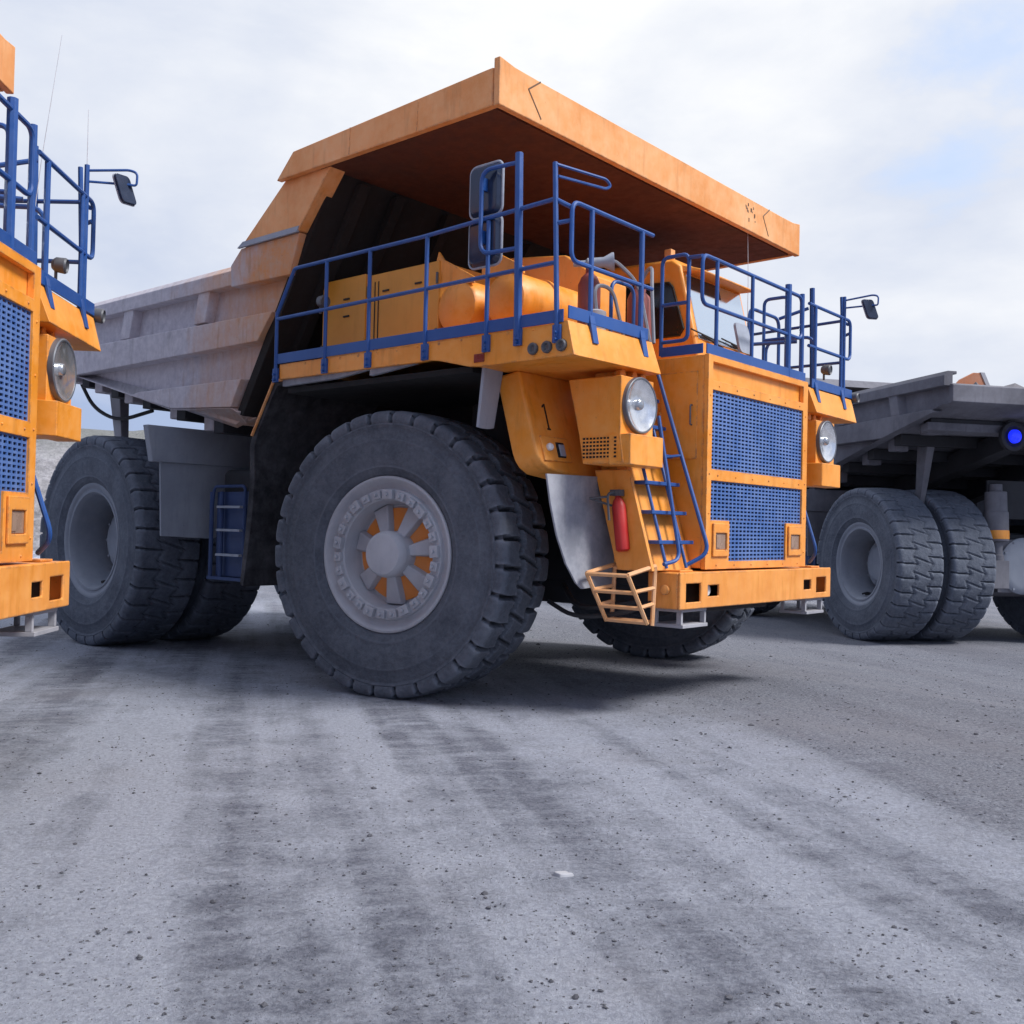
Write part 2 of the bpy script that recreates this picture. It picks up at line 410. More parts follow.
def make_truck():
    T = empty('dump_truck')
    # ---- chassis
    mb = MB()
    for s in (-1, 1):
        mb.prism([(-7.3, 1.75), (-7.3, 2.35), (-3.2, 2.35), (-2.2, 2.5), (2.2, 2.2), (2.2, 1.2), (-1.6, 1.25), (-3.0, 1.5)], 'xz', s*.62, s*.92)
    for x in (-6.9, -4.2, -2.4, -1.7, 1.9): mb.box(x-.2, x+.2, -.62, .62, 1.5, 2.15)
    mb.box(-.1, 2.3, -.85, .85, .95, 1.24)
    mb.box(-1.5, 2.0, -.61, .61, 1.26, 3.4)
    mb.box(-4.1, -2.3, -1.7, -.93, 1.25, 2.5); mb.box(-4.1, -2.3, .93, 1.7, 1.25, 2.5)
    ch = mb.build('chassis', 'steel', T, bevel=.02)
    mb = MB(); mb.lathe([(-1.95, .16), (-1.9, .30), (-1.2, .30), (-1.1, .22), (1.1, .22), (1.2, .30), (1.9, .30), (1.95, .16)], (0, 0, 1.35), (0, 1, 0), 24)
    mb.build('front_axle', 'steel', T)
    for s in (-1, 1):
        mb = MB(); mb.lathe([(0, .16), (.1, .22), (1.0, .22), (1.05, .27), (2.0, .27), (2.05, .2)], (0, s*1.45, 1.2), (0, 0, 1), 24)
        mb.build('suspension_strut', 'steel', T)
    mb = MB(); mb.lathe([(-1.9, .50), (-.95, .52), (-.8, .66), (.8, .66), (.95, .52), (1.9, .5)], (-6.36, 0, RT), (0, 1, 0), 40)
    mb.box(-7.25, -6.1, -.55, .55, 1.0, 2.05)
    ax = mb.build('rear_axle', 'dust_grey', T, bevel=.02)
    mb = MB(); mb.lathe([(0, .56), (.06, .56), (.10, .50), (.12, .40), (.12, .05)], (-7.25, 0, RT), (-1, 0, 0), 40)
    for k in range(12): mb.lathe([(.05, .025), (.1, .025)], (-7.25, .52*math.cos(k*PI/6), RT+.52*math.sin(k*PI/6)), (-1, 0, 0), 6)
    mb.build('axle_cover', 'rim', ax, smooth=30)
    for s in (-1, 1):
        mb = MB(); mb.lathe([(0, .13), (.12, .13), (.13, .11), (.38, .11), (.39, .215), (.42, .225), (.95, .225), (.97, .205), (1.35, .20), (1.36, .12), (1.5, .12)], (-7.45, s*.74, 1.62), (.04, 0, 1), 28)
        mb.box(-7.6, -7.25, s*.74-.17, s*.74+.17, 1.1, 1.64)
        st = mb.build('suspension_strut', 'dust_grey', T, bevel=.01)
        mb = MB(); mb.lathe([(0, .228), (.02, .232), (.15, .232), (.17, .228)], (-7.432, s*.74, 2.05), (.04, 0, 1), 28, caps=False)
        mb.build('paint_band', 'orange', st)
    # wheels
    for s in (-1, 1):
        front_wheel(T, s, R(11))
        rear_wheel(T, s, 2.655, True); rear_wheel(T, s, 1.52, False)

    # ---- tray
    mb = MB(); W = 2.9
    side = [(-2.84, 3.10), (-3.05, 3.02), (-8.95, 4.43), (-8.95, 4.74), (-8.6, 4.93), (-1.95, 4.93), (-1.88, 4.68), (-2.10, 4.3), (-2.60, 3.55)]
    for s in (-1, 1): mb.prism(side, 'xz', s*W, s*(W-.07))
    mb.prism([(-2.72, 3.10), (-3.05, 3.02), (-8.95, 4.43), (-8.95, 4.52), (-3.0, 3.14)], 'xz', -W+.075, W-.075)
    body = mb.build('dump_body', 'body', T, bevel=.012)
    for s in (-1, 1):
        # bevelled top rail
        mb = MB()
        sec = lambda x, d=0: [(x, s*2.88, 4.72), (x, s*3.06, 4.72), (x, s*3.06, 4.90), (x, s*2.98, 4.985), (x, s*2.80, 4.985), (x, s*2.80, 4.93), (x, s*2.88, 4.93)]
        mb.loft(sec(-8.95), sec(-2.96))
        mb.build('top_rail', 'body', body, bevel=.012)
        mb = MB()   # mid beam, running into the sloping keel at the tail
        a = [(-2.42, 3.96), (-2.14, 4.31), (-8.55, 4.36), (-8.7, 4.30), (-7.1, 3.93)]
        mb.loft([(x, s*2.88, z) for x, z in a], [(x+(.03 if x > -3 else 0), s*3.07, z-(.02 if z > 4.25 else -.01)) for x, z in a])
        mb.build('mid_rail', 'body', body, bevel=.012)
        mb = MB()
        a = [(-2.92, 3.215), (-2.72, 3.56), (-5.15, 3.57), (-5.35, 3.54), (-4.29, 3.28)]
        mb.loft([(x, s*2.88, z) for x, z in a], [(x, s*3.06, z-(.015 if z > 3.4 else -.0)) for x, z in a])
        mb.build('low_rail', 'body', body, bevel=.012)
        mb = MB()  # turned-in keel sheet under the low rail
        mb.loft([(-2.80, s*3.03, 3.14), (-2.93, s*3.055, 3.205), (-4.29, s*3.055, 3.272), (-8.9, s*3.03, 4.405), (-8.9, s*2.86, 4.40), (-3.15, s*2.80, 2.985), (-2.9, s*2.83, 3.03)],
                [(-2.80, s*2.91, 3.20), (-2.95, s*2.91, 3.225), (-4.29, s*2.91, 3.29), (-8.9, s*2.91, 4.43), (-8.9, s*2.82, 4.43), (-3.15, s*2.79, 3.05), (-2.9, s*2.82, 3.1)])
        mb.build('keel_sheet', 'body', body, bevel=.01)
        for x in (-3.72, -5.6, -7.5):
            mb = MB()
            mb.hexa([(x-.18, s*2.89, 4.335), (x+.14, s*2.89, 4.335), (x+.14, s*3.035, 4.335), (x-.12, s*3.035, 4.335),
                     (x-.10, s*2.89, 4.73), (x+.26, s*2.89, 4.73), (x+.24, s*3.035, 4.73), (x-.02, s*3.035, 4.73)])
            mb.build('side_rib', 'body', body, bevel=.012)
        # panel pieces between tray and canopy
        mb = MB()
        p = [(-2.98, 4.70), (-2.955, 4.95), (-2.74, 5.13), (-1.60, 5.13), (-1.80, 4.68)]
        mb.loft([(x, s*2.88, z) for x, z in p], [(x, s*(3.09 if z > 4.75 else 3.06), z) for x, z in p])
        mb.build('shoulder_panel', 'bodyside', body, bevel=.012)
        mb = MB()
        p = [(-2.70, 5.14), (-1.80, 5.80), (-1.0, 5.80), (-1.585, 5.14)]
        mb.loft([(x, s*2.90, z) for x, z in p], [(x, s*3.12, z) for x, z in p])
        mb.build('side_panel', 'canopy', body, bevel=.012)
        mb = MB(); mb.loft([(-2.76, s*3.10, 5.125), (-1.60, s*3.10, 5.125), (-1.565, s*3.10, 5.19), (-2.66, s*3.10, 5.19)],
                           [(-2.76, s*3.135, 5.125), (-1.60, s*3.135, 5.125), (-1.565, s*3.127, 5.19), (-2.66, s*3.127, 5.19)])
        mb.build('weld_strip', 'tank', body)
        for x in (-3.9, -4.75, -6.0, -6.9, -7.9):
            z = 3.02+(-3.05-x)*.239
            mb = MB(); mb.box(x-.14, x+.10, s*2.42, s*2.72, z-.22, z+.03); mb.build('body_pad', 'body', body, bevel=.02)
        mb = MB()   # rock ejector hung between the duals
        mb.loft([(-7.40, s*2.05-.09, 4.0), (-7.40, s*2.05+.09, 4.0), (-7.75, s*2.05+.09, 4.0), (-7.75, s*2.05-.09, 4.0)],
                [(-7.28, s*2.05-.05, 2.55), (-7.28, s*2.05+.05, 2.55), (-7.42, s*2.05+.05, 2.55), (-7.42, s*2.05-.05, 2.55)])
        mb.build('rock_ejector', 'dust_grey' , T, bevel=.015)
    mb = MB()
    for x in (-3.6, -4.5, -5.4, -6.3, -7.2, -8.1):
        z = 3.02+(-3.05-x)*.239
        mb.box(x-.11, x+.11, -2.78, 2.78, z-.20, z+.01)
    mb.build('floor_bolster', 'steel', body, bevel=.01)
    mb = MB()
    for s in (-1, 1): mb.prism([(-3.2, 2.55), (-3.2, 3.0), (-8.3, 4.17), (-8.3, 3.8)], 'xz', s*.75, s*1.1)
    mb.build('floor_beam', 'steel', body, bevel=.015)
    mb = MB()   # raised tail lip
    mb.prism([(-8.90, 4.40), (-9.02, 4.44), (-9.02, 4.74), (-8.90, 4.78)], 'xz', -2.93, 2.93)
    mb.prism([(-8.0, 4.12), (-8.22, 4.17), (-8.22, 4.02), (-8.0, 3.97)], 'xz', -2.85, 2.85)
    mb.build('tail_lip', 'body', body, bevel=.015)
    # front wall with upright ribs
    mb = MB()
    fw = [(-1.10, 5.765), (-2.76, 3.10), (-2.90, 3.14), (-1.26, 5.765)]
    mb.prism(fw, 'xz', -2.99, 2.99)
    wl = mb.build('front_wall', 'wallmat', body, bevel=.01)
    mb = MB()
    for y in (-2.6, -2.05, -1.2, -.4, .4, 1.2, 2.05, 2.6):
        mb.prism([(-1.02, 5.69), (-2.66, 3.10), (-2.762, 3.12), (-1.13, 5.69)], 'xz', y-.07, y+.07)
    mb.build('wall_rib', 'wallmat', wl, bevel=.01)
    # canopy
    mb = MB(); Wc = 3.21
    for s in (-1, 1):
        p = [(-1.90, 5.745), (-1.60, 6.02), (1.36, 6.12), (1.44, 6.12), (1.44, 5.76), (1.36, 5.755)]
        mb.loft([(x, s*(Wc-.08), z) for x, z in p], [(x, s*Wc, z) for x, z in p])
    mb.prism([(-1.85, 5.77), (-1.6, 5.98), (1.45, 6.07), (1.45, 5.79)], 'xz', -Wc+.085, Wc-.085)
    can = mb.build('canopy', 'canopy', T, bevel=.012)
    mb = MB()
    ys = [-3.22, -3.0, -2.6, 0, 2.6, 3.0, 3.22]; zt = [6.20, 6.17, 6.165, 6.165, 6.165, 6.17, 6.20]
    a = [(1.455, y, z) for y, z in zip(ys, zt)]+[(1.455, 3.22, 5.745), (1.455, -3.22, 5.745)]
    b = [(1.53, p[1], p[2]) for p in a]
    mb.loft(a, b); mb.build('front_lip', 'canopy', can, bevel=.012)
    mb = MB()
    for s in (-1, 1):
        q = [(s*2.62-(0 if s<0 else .35), 6.16), (s*2.62-.18-(0 if s<0 else .35), 6.03), (s*2.60-(0 if s<0 else .35), 5.80)]
        for (y0, z0), (y1, z1) in zip(q, q[1:]):
            mb.tube([(1.528, y0, z0), (1.528, y1, z1)], .009, 5)
    mb.build('weld_seam', 'canopyseam', can)
    mb = MB()
    for x in (-.62, .42):
        for s in (-1, 1): mb.tube([(x, s*3.209, 5.765), (x+.012, s*3.209, 6.05)], .007, 5)
    mb.build('weld_seam', 'canopy', can)
    mb = MB()  # worn stencil flecks on the lip
    rs = random.Random(3)
    for k in range(14):
        y = 1.75+rs.uniform(-.15, .15); z = 5.98+rs.uniform(-.10, .10); l = rs.uniform(.02, .07)
        mb.box(1.529, 1.5325, y-.006, y+.006+l*.2, z-l*.4, z+l*.4)
    mb.build('worn_stencil', 'canopyseam', can)
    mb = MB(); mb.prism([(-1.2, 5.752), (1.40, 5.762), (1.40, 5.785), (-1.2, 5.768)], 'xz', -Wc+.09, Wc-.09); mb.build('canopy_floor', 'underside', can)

    # ---- deck
    mb = MB()
    for s in (-1, 1):
        mb.prism([(-1.8, s*3.12), (2.30, s*3.12), (2.30, s*1.80), (1.0, s*1.2), (-1.8, s*1.2)], 'xy', 3.56, 3.615)
    mb.box(-1.75, 2.0, -1.15, 1.15, 3.56, 3.612)
    deck = mb.build('deck', 'orange', T, bevel=.006)
    for s in (-1, 1):
        mb = MB()
        p = [(-1.82, 3.625), (-1.82, 3.45), (.50, 3.44), (.62, 3.448), (.75, 3.43), (1.14, 3.34), (1.30, 3.325), (2.415, 3.33), (2.335, 3.645), (2.2, 3.63)]
        mb.prism(p, 'xz', s*3.10, s*3.155)
        for k in range(13): mb.lathe([(-.01, .013), (.009, .010)], (-1.65+k*.30, s*3.155, 3.60), (0, s, 0), 6)
        f = mb.build('deck_skirt', 'orange', deck, bevel=.006)
        mb = MB()
        mb.loft([(2.34, s*3.157, 3.645), (2.42, s*3.157, 3.328), (1.25, s*3.09, 3.328), (1.25, s*3.09, 3.55), (2.28, s*3.12, 3.645)],
                [(2.335, s*1.785, 3.66), (2.458, s*1.80, 3.33), (1.25, s*1.80, 3.33), (1.25, s*1.80, 3.555), (2.26, s*1.785, 3.66)])
        mb.build('deck_nose', 'orange', deck, bevel=.008)
        mb = MB()
        for (x0, x1) in ((-1.8, -.35), (-.30, .38)):
            mb.loft([(x0, s*3.12, 3.47), (x1, s*3.12, 3.47), (x1, s*3.12, 3.44-.0), (x1-.5, s*3.12, 3.39), (x0, s*3.12, 3.375)],
                    [(x0, s*3.07, 3.47), (x1, s*3.07, 3.47), (x1, s*3.07, 3.44), (x1-.5, s*3.07, 3.39), (x0, s*3.07, 3.375)])
        mb.build('rubber_strip', 'flap', deck)
        mb = MB(); mb.box(1.23, 1.36, s*3.15, s*3.165, 3.365, 3.445); mb.build('reflector', 'reflector', deck, bevel=.004)
        for x in (1.96, 2.12, 2.285):
            mb = MB(); mb.lathe([(-.04, .055), (.03, .055), (.04, .048), (.04, .035), (.02, .02), (.02, .005)], (x, s*3.15, 3.425), (0, s, 0), 20)
            mb.build('marker_lamp', 'gun', deck)
        mb = MB()   # hanging flap ahead of the wheel arch
        ys_ = [2.78, 2.86, 2.95, 3.03, 3.08]; zb = [2.78, 2.765, 2.76, 2.76, 2.765]
        outl = [(1.13+.25*(y-2.78), s*y, z) for y, z in zip(ys_, zb)]
        top = [(1.22+.10*(y-2.78), s*(y-.02), 3.36) for y in ys_]
        A = outl+top[::-1]; mb.loft(A, [(x+.035, y, z) for x, y, z in A])
        mb.build('mud_flap', 'tank', deck, smooth=40)
        mb = MB(); mb.box(-1.78, 1.12, min(s*1.0, s*3.06), max(s*1.0, s*3.06), 3.30, 3.36); mb.box(-1.9, 1.6, min(s*.95, s*1.05), max(s*.95, s*1.05), 1.9, 3.30); mb.build('arch_dark_sheet', 'black', deck)  # black sheets added to darken the wheel arch and block light behind it

    # toe boards and hand rails
    def rail(name_pts_list, posts, r=.0215, toe=None, feet=None):
        mb = MB()
        for pts, rad, closed in name_pts_list: mb.tube(fillet(pts, rad, 5, closed), r, 8, closed)
        h = mb.build('handrail', 'blue', T)
        for p in posts:
            a, b = p[0], p[1]; rad = p[2] if len(p) > 2 else .022
            mb = MB(); mb.tube([a, b], rad, 8)
            if len(p) > 3:   # foot plate with bolts
                x, y, z = a; dx, dy = p[3]
                if dx == 0:
                    mb.box(x-.045, x+.045, y-.014, y+.014, z-.05, z+.11)
                    for zz in (z-.02, z+.04): mb.lathe([(0, .016), (.03, .016)], (x, y+dy*.012, zz), (dx, dy, 0), 6)
                else:   # strap bent over the sloping nose
                    mb.hexa([(x+.018, y-.04, z+.06), (x+.040, y-.04, z+.06), (x+.040, y+.04, z+.06), (x+.018, y+.04, z+.06), (x-.02, y-.035, z+.14), (x+.024, y-.035, z+.14), (x+.024, y+.035, z+.14), (x-.02, y+.035, z+.14)])
                    mb.hexa([(x+.055, y-.04, z-.12), (x+.078, y-.04, z-.12), (x+.078, y+.04, z-.12), (x+.055, y+.04, z-.12), (x+.018, y-.04, z+.06), (x+.040, y-.04, z+.06), (x+.040, y+.04, z+.06), (x+.018, y+.04, z+.06)])
            mb.build('post', 'blue', h, bevel=.003)
        if toe:
            mb = MB()
            for bx in toe: mb.box(*bx)
            mb.build('toe_board', 'blue', h, bevel=.004)
        return h
    for s in (-1, 1):
        y = s*3.17; v = lambda x, z, yy=y: (x, yy, z)
        posts = [(v(-1.87, 3.47), v(-1.87, 4.23), .022, (0, s))]+[(v(x, 3.50), v(x, 4.69), .022, (0, s)) for x in (-.99, -.28, .57, 1.39)]
        posts += [(v(1.78, 3.52), v(1.75, 5.25), .038, (0, s)), (v(2.235, 3.50), v(2.175, 5.07), .024, (0, s))]
        rail([([v(-1.87, 4.20), v(-1.56, 4.69), v(.5, 4.69), v(2.18, 4.74)], .04, False), ([v(-1.87, 4.15), v(2.2, 4.17)], .02, False),
              ([v(2.18, 4.74), (2.31, s*3.08, 4.66)], .02, False), ([v(2.19, 4.52), (2.32, s*3.10, 4.54)], .02, False)], posts,
             toe=[(-1.86, 2.30, min(s*3.158, s*3.172), max(s*3.158, s*3.172), 3.63, 3.745)])
        # front corner rail
        f = lambda yy, z, x=2.33: (x, s*yy, z)
        rail([([f(1.80, 4.71), f(3.11, 4.71), f(3.11, 4.18), f(1.80, 4.18)], .10, False)],
             [(f(2.81, 3.60), f(2.81, 4.70), .024, (1, 0)), (f(1.99, 3.60), f(1.99, 4.70), .027, (1, 0))],
             toe=[(2.335, 2.35, min(s*3.15, s*1.88), max(s*3.15, s*1.88), 3.66, 3.775)])
        # access gate on the hood edge
        g = lambda x, z: (x, s*1.16, z)
        rail([([g(2.04, 3.64), g(2.04, 4.67), g(2.36, 4.67), g(2.36, 3.78), g(2.05, 3.78)], .08, False), ([g(2.04, 4.17), g(2.36, 4.17)], .02, False)], [],
             r=.021, toe=[(2.05, 2.55, min(s*1.165, s*1.18), max(s*1.165, s*1.18), 3.625, 3.725)])
    # mirrors: double pair on the passenger side, single arms in front
    mb = MB(); y = -3.215
    mb.tube(fillet([(1.75, -3.17, 5.165), (1.33, y, 5.165), (1.33, y, 4.37), (1.78, -3.17, 4.37)], .12), .021, 8)
    mb.box(1.312, 1.348, y, -3.14, 4.98, 5.10); mb.box(1.312, 1.348, y, -3.14, 4.48, 4.60)
    br = mb.build('mirror_bracket', 'blue', T)
    for z0, z1 in ((4.765, 5.265), (4.285, 4.755)):
        mb = MB(); o = rr(1.085, 1.495, z0, z1, .07); zc = (z0+z1)/2
        mb.loft([(a, -3.10, b) for a, b in o], [(1.29+(a-1.29)*.82, -3.15, zc+(b-zc)*.84) for a, b in o])
        m_ = mb.build('mirror', 'mirrorglass', br, bevel=.01)
        mb = MB(); mb.tube([(a, -3.10, b) for a, b in o], .014, 6, True); mb.build('mirror_rim', 'mirrorrim', m_)
    mb = MB()
    mb.tube(fillet([(2.19, -3.17, 5.05), (2.30, -2.56, 5.06), (2.31, -2.50, 5.01), (2.30, -2.56, 4.97), (2.19, -3.14, 4.95)], .05), .014, 6)
    mb.build('mirror_bracket', 'blue', T)
    mb = MB()
    mb.tube(fillet([(2.33, 2.90, 4.95), (2.70, 2.94, 4.985), (2.77, 2.94, 4.96), (2.765, 2.94, 4.84), (2.70, 2.94, 4.85), (2.33, 2.90, 4.85)], .06), .012, 6)
    mb.tube([(2.33, 2.90, 3.6), (2.33, 2.90, 5.0)], .024, 8)
    br = mb.build('mirror_bracket', 'blue', T)
    mb = MB()
    c = Vector((2.665, 2.93, 4.80)); ax_, ay_ = Vector((.062, .07, .0)), Vector((.035, .02, -.125)); nn = ax_.cross(ay_).normalized()*.02
    o = [c+ax_*a+ay_*b for a, b in rr(-.8, .8, -1, 1, .3)]
    mb.loft([p-nn for p in o], [p+nn for p in o])
    m_ = mb.build('mirror', 'mirrorglass', br, bevel=.006)
    mb = MB(); mb.tube([p+nn for p in o], .009, 6, True); mb.build('mirror_rim', 'mirrorrim', m_)
    # rail round the hood top
    h = lambda yy, z, x=2.56: (x, yy, z)
    rail([([h(-1.0, 4.62), h(-1.23, 4.62), h(-1.23, 4.12), h(1.09, 4.12), h(1.09, 4.62), h(-1.0, 4.62)], .10, False), ([h(-1.23, 4.6), (2.37, -1.16, 4.63)], .02, False)],
         [(h(-.93, 3.60), h(-.93, 4.61), .022), (h(-.15, 3.60), h(-.15, 4.61), .022), (h(.73, 3.62), h(.73, 4.70), .040), (h(1.10, 3.62), h(1.10, 4.66), .030)],
         toe=[(2.575, 2.59, -1.16, 1.16, 3.62, 3.725)])
    # cab access hoops behind the thick posts
    rail([([(1.95, .95, 3.62), (1.95, .95, 4.55), (1.95, 1.75, 4.55), (1.95, 1.75, 3.62)], .14, False), ([(1.95, .95, 4.1), (2.5, 1.1, 4.1)], .02, False)], [], r=.022)
    rail([([(1.6, 2.1, 3.62), (1.6, 2.1, 4.35), (2.28, 2.1, 4.35), (2.28, 2.1, 3.62)], .16, False), ([(1.95, 1.75, 4.55), (2.3, 1.85, 4.66)], .02, False)], [], r=.022)
    # small work lamps on the rails
    for s, (x, y, z) in ((1, (2.25, 2.55, 3.98)), (1, (2.36, 3.22, 3.68)), (-1, (-1.13, -3.10, 4.27)),):
        mb = MB(); mb.lathe([(-.07, .04), (-.04, .065), (.04, .07), (.055, .06), (.04, .05), (.04, .01)], (x, y, z), (1, .1*s, -.1), 20)
        mb.tube([(x-.04, y, z), (x-.04, y, z-.13)], .015, 6)
        mb.build('work_lamp', 'gun', T)

    # ---- hood with louvred front
    mb = MB(); mb.box(1.0, 2.565, -1.17, 1.17, 1.44, 3.61)
    hood = mb.build('hood', 'orange', T, bevel=.012)
    for s in (-1, 1):
        mb = MB(); mb.box(2.06, 2.50, min(s*1.168, s*1.182), max(s*1.168, s*1.182), 2.55, 3.45)
        sd = mb.build('side_door', 'orange', hood, bevel=.006)
        mb = MB(); mb.tube(fillet([(2.44, s*1.18, 2.9), (2.44, s*1.215, 2.9), (2.44, s*1.215, 3.1), (2.44, s*1.18, 3.1)], .015), .009, 6)
        mb.build('handle', 'gun', sd)
        for z in (2.7, 3.0, 3.3):
            mb = MB(); mb.lathe([(0, .016), (.10, .016)], (2.06, s*1.186, z-.05), (0, 0, 1), 8); mb.build('hinge', 'orange', sd)
    cols = [-1.17, -1.075, -.70, -.665, .62, .655, 1.015, 1.17-.09, 1.17]
    cols = [-1.172, -1.08, -.69, .64, 1.05, 1.172]; rows = [1.43, 1.51, 1.93, 2.335, 2.45, 3.26, 3.355, 3.545, 3.614]
    def hole(i, j):
        if j in (6,) and 1 <= i <= 3: return True
        if j in (4, 2) and 1 <= i <= 3: return True
        if j == 1 and i == 2: return True
        return False
    mb = grid_plate(cols, rows, hole, lambda a, b: (2.568, a, b), (1, 0, 0), .052)
    for z in (1.47, 2.39, 3.305):
        for k in range(6): mb.lathe([(0, .012), (.010, .008)], (2.619, -.95+k*.38, z), (1, 0, 0), 8)
    for y in (-1.125, 1.11):
        for k in range(5): mb.lathe([(0, .012), (.010, .008)], (2.619, y, 1.6+k*.40), (1, 0, 0), 8)
    mb.build('grille_frame', 'orange', hood, bevel=.008)
    def mesh_panel(y0, y1, z0, z1, ny, nz, cut=None, x=2.588):
        cs, rs_ = [y0], [z0]; py = (y1-y0)/ny; pz = (z1-z0)/nz
        for i in range(ny): cs += [y0+(i+.15)*py, y0+(i+.85)*py]
        for i in range(nz): rs_ += [z0+(i+.25)*pz, z0+(i+.75)*pz]
        cs.append(y1); rs_.append(z1)
        def hl(i, j): 
            return (i % 2 == 1 and j % 2 == 1)
        return grid_plate(cs, rs_, hl, lambda a, b: (x, a, b), (1, 0, 0), .012)
    for (y0, y1, z0, z1, ny, nz) in ((-1.08, 1.05, 2.45, 3.26, 26, 20), (-1.08, 1.05, 1.93, 2.335, 26, 10), (-.69, .64, 1.51, 1.93, 16, 10)):
        mesh_panel(y0, y1, z0, z1, ny, nz).build('grille', 'grille', hood, smooth=30)
    mb = MB()
    for (y0, y1, z0, z1) in ((-1.06, 1.03, 2.47, 3.24), (-1.06, 1.03, 1.95, 2.32), (-.67, .62, 1.53, 1.92)): mb.box(2.566, 2.576, y0, y1, z0, z1)
    mb.build('radiator', 'radiator', hood)
    for y0, y1 in ((-1.05, -.72), (.68, 1.03)):
        mb = MB()
        cs = [y0, y0+.05, y1-.05, y1]; rs_ = [1.56, 1.63, 1.80, 1.90]
        mb = grid_plate(cs, rs_, lambda i, j: i == 1 and j == 1, lambda a, b: (2.6215, a, b), (1, 0, 0), .022)
        lb = mb.build('lamp_box', 'orange', hood, bevel=.008)
        mb = MB(); mb.box(2.6225, 2.626, y0+.055, y1-.055, 1.635, 1.795); mb.box(2.626, 2.634, y0+.08, y0+.15, 1.65, 1.78); mb.build('fog_lamp', 'lampdim', lb, bevel=.004)

    # ---- bumper
    cols = [-1.755, -1.64, -1.36, -1.22, -1.0, 1.0, 1.20, 1.345, 1.62, 1.755]; rows = [1.052, 1.12, 1.165, 1.275, 1.30, 1.412]
    def hole(i, j):
        if i in (1, 7): return 1 <= j <= 3
        if i in (3, 5): return j == 2
        return False
    mb = grid_plate(cols, rows, hole, lambda a, b: (2.66, a, b), (1, 0, 0), .028)
    bp = mb.build('bumper', 'orange', T, bevel=.012)
    mb = MB()
    for s in (-1, 1):
        mb.prism([(2.40, s*1.757), (2.659, s*1.757), (2.659, s*1.72), (2.40, s*1.72)], 'xy', 1.055, 1.405)
        mb.prism([(2.32, s*1.757), (2.40, s*1.757), (2.40, s*1.50), (2.32, s*1.50)], 'xy', 1.055, 1.405)
    mb.box(2.32, 2.659, -1.72, 1.72, 1.38, 1.41); mb.box(2.32, 2.659, -1.72, 1.72, 1.055, 1.085)
    mb.build('bumper_shell', 'orange', bp, bevel=.012)
    mb = MB(); mb.box(2.405, 2.50, -1.70, 1.70, 1.09, 1.375); mb.build('bumper_core', 'black', bp)
    for s in (-1, 1):
        mb = MB(); mb.lathe([(0, .05), (.05, .065), (.07, .055), (.075, .02)], (2.55, s*1.09-.02, 1.22), (1, 0, 0), 20); mb.build('bumper_lamp', 'lens', bp)
        mb = MB(); mb.lathe([(0, .05), (.03, .05), (.04, .03)], (2.53, s*1.76, 1.24), (0, s, 0), 12); mb.box(2.44, 2.60, s*1.5-.12, s*1.5+.12, 1.412, 1.43)
        mb.build('lifting_eye', 'orange', bp, bevel=.005)
        # open grey bracket below
        mb = MB(); y0, y1 = s*1.64-.0, s*1.16; a, b = min(y0, y1), max(y0, y1)
        mb.box(2.30, 2.655, a, b, .865, .90); mb.box(2.30, 2.64, a, b, 1.02, 1.05)
        for yy in (a, b-.035): mb.box(2.58, 2.635, yy, yy+.035, .90, 1.02)
        for yy in (a, b-.035): mb.box(2.32, 2.36, yy, yy+.035, .90, 1.02)
        mb.build('tow_bracket', 'dust_grey', bp, bevel=.005)

    # ---- lamp pods, fender fronts, ladders
    for s in (-1, 1):
        Y = lambda y: s*y
        mb = MB()
        o = [(2.75, 3.34), (2.75, 2.58), (2.735, 2.50), (2.69, 2.43), (2.60, 2.375), (1.70, 2.27), (1.70, 3.34)]
        fx = lambda z: 1.43+(3.38-z)*.30
        mb.loft([(fx(z), Y(y), z) for y, z in o], [(fx(z)-.30, Y(y), z-.05) for y, z in o])
        fe = mb.build('fender', 'orange', T, bevel=.035, seg=3)
        # pressed panel with small lamp and socket
        P = lambda y, z, d: (fx(z)+d, Y(y), z)
        def slab(y0, y1, z0, z1, d0, d1, name, mat, par, bev=.006):
            m2 = MB(); q = [(y0, z0), (y1, z0), (y1, z1), (y0, z1)]
            m2.loft([P(y, z, d0) for y, z in q], [P(y, z, d1) for y, z in q]); return m2.build(name, mat, par, bevel=bev)
        pn = slab(2.23, 2.66, 2.46, 2.70, -.01, .022, 'socket_panel', 'orange', fe)
        slab(2.33, 2.45, 2.50, 2.65, .02, .034, 'socket', 'black', pn); slab(2.345, 2.425, 2.515, 2.63, .032, .05, 'socket_cover', 'mirrorrim', pn)
        m2 = MB(); m2.lathe([(0, .038), (.03, .038), (.045, .025), (.048, .004)], P(2.565, 2.59, .02), (1, 0, .3), 18); m2.build('side_lamp', 'lens', pn)
        if s < 0:   # stencilled numeral
            m2 = MB()
            q = [(2.495, 2.80), (2.455, 2.80), (2.455, 2.815), (2.468, 2.815), (2.468, 2.99), (2.50, 2.965), (2.50, 2.985), (2.478, 3.015), (2.485-.03, 3.015), (2.455, 2.99)]
            q = [(2.515, 2.985), (2.515, 3.005), (2.482, 3.030), (2.462, 3.030), (2.462, 2.785), (2.446, 2.785), (2.446, 2.768), (2.500, 2.768), (2.500, 2.785), (2.484, 2.785), (2.484, 3.003)]
            m2.loft([P(y, z, .001) for y, z in q], [P(y, z, .004) for y, z in q]); m2.build('number', 'stencil', fe)
        # pod
        mb = MB()
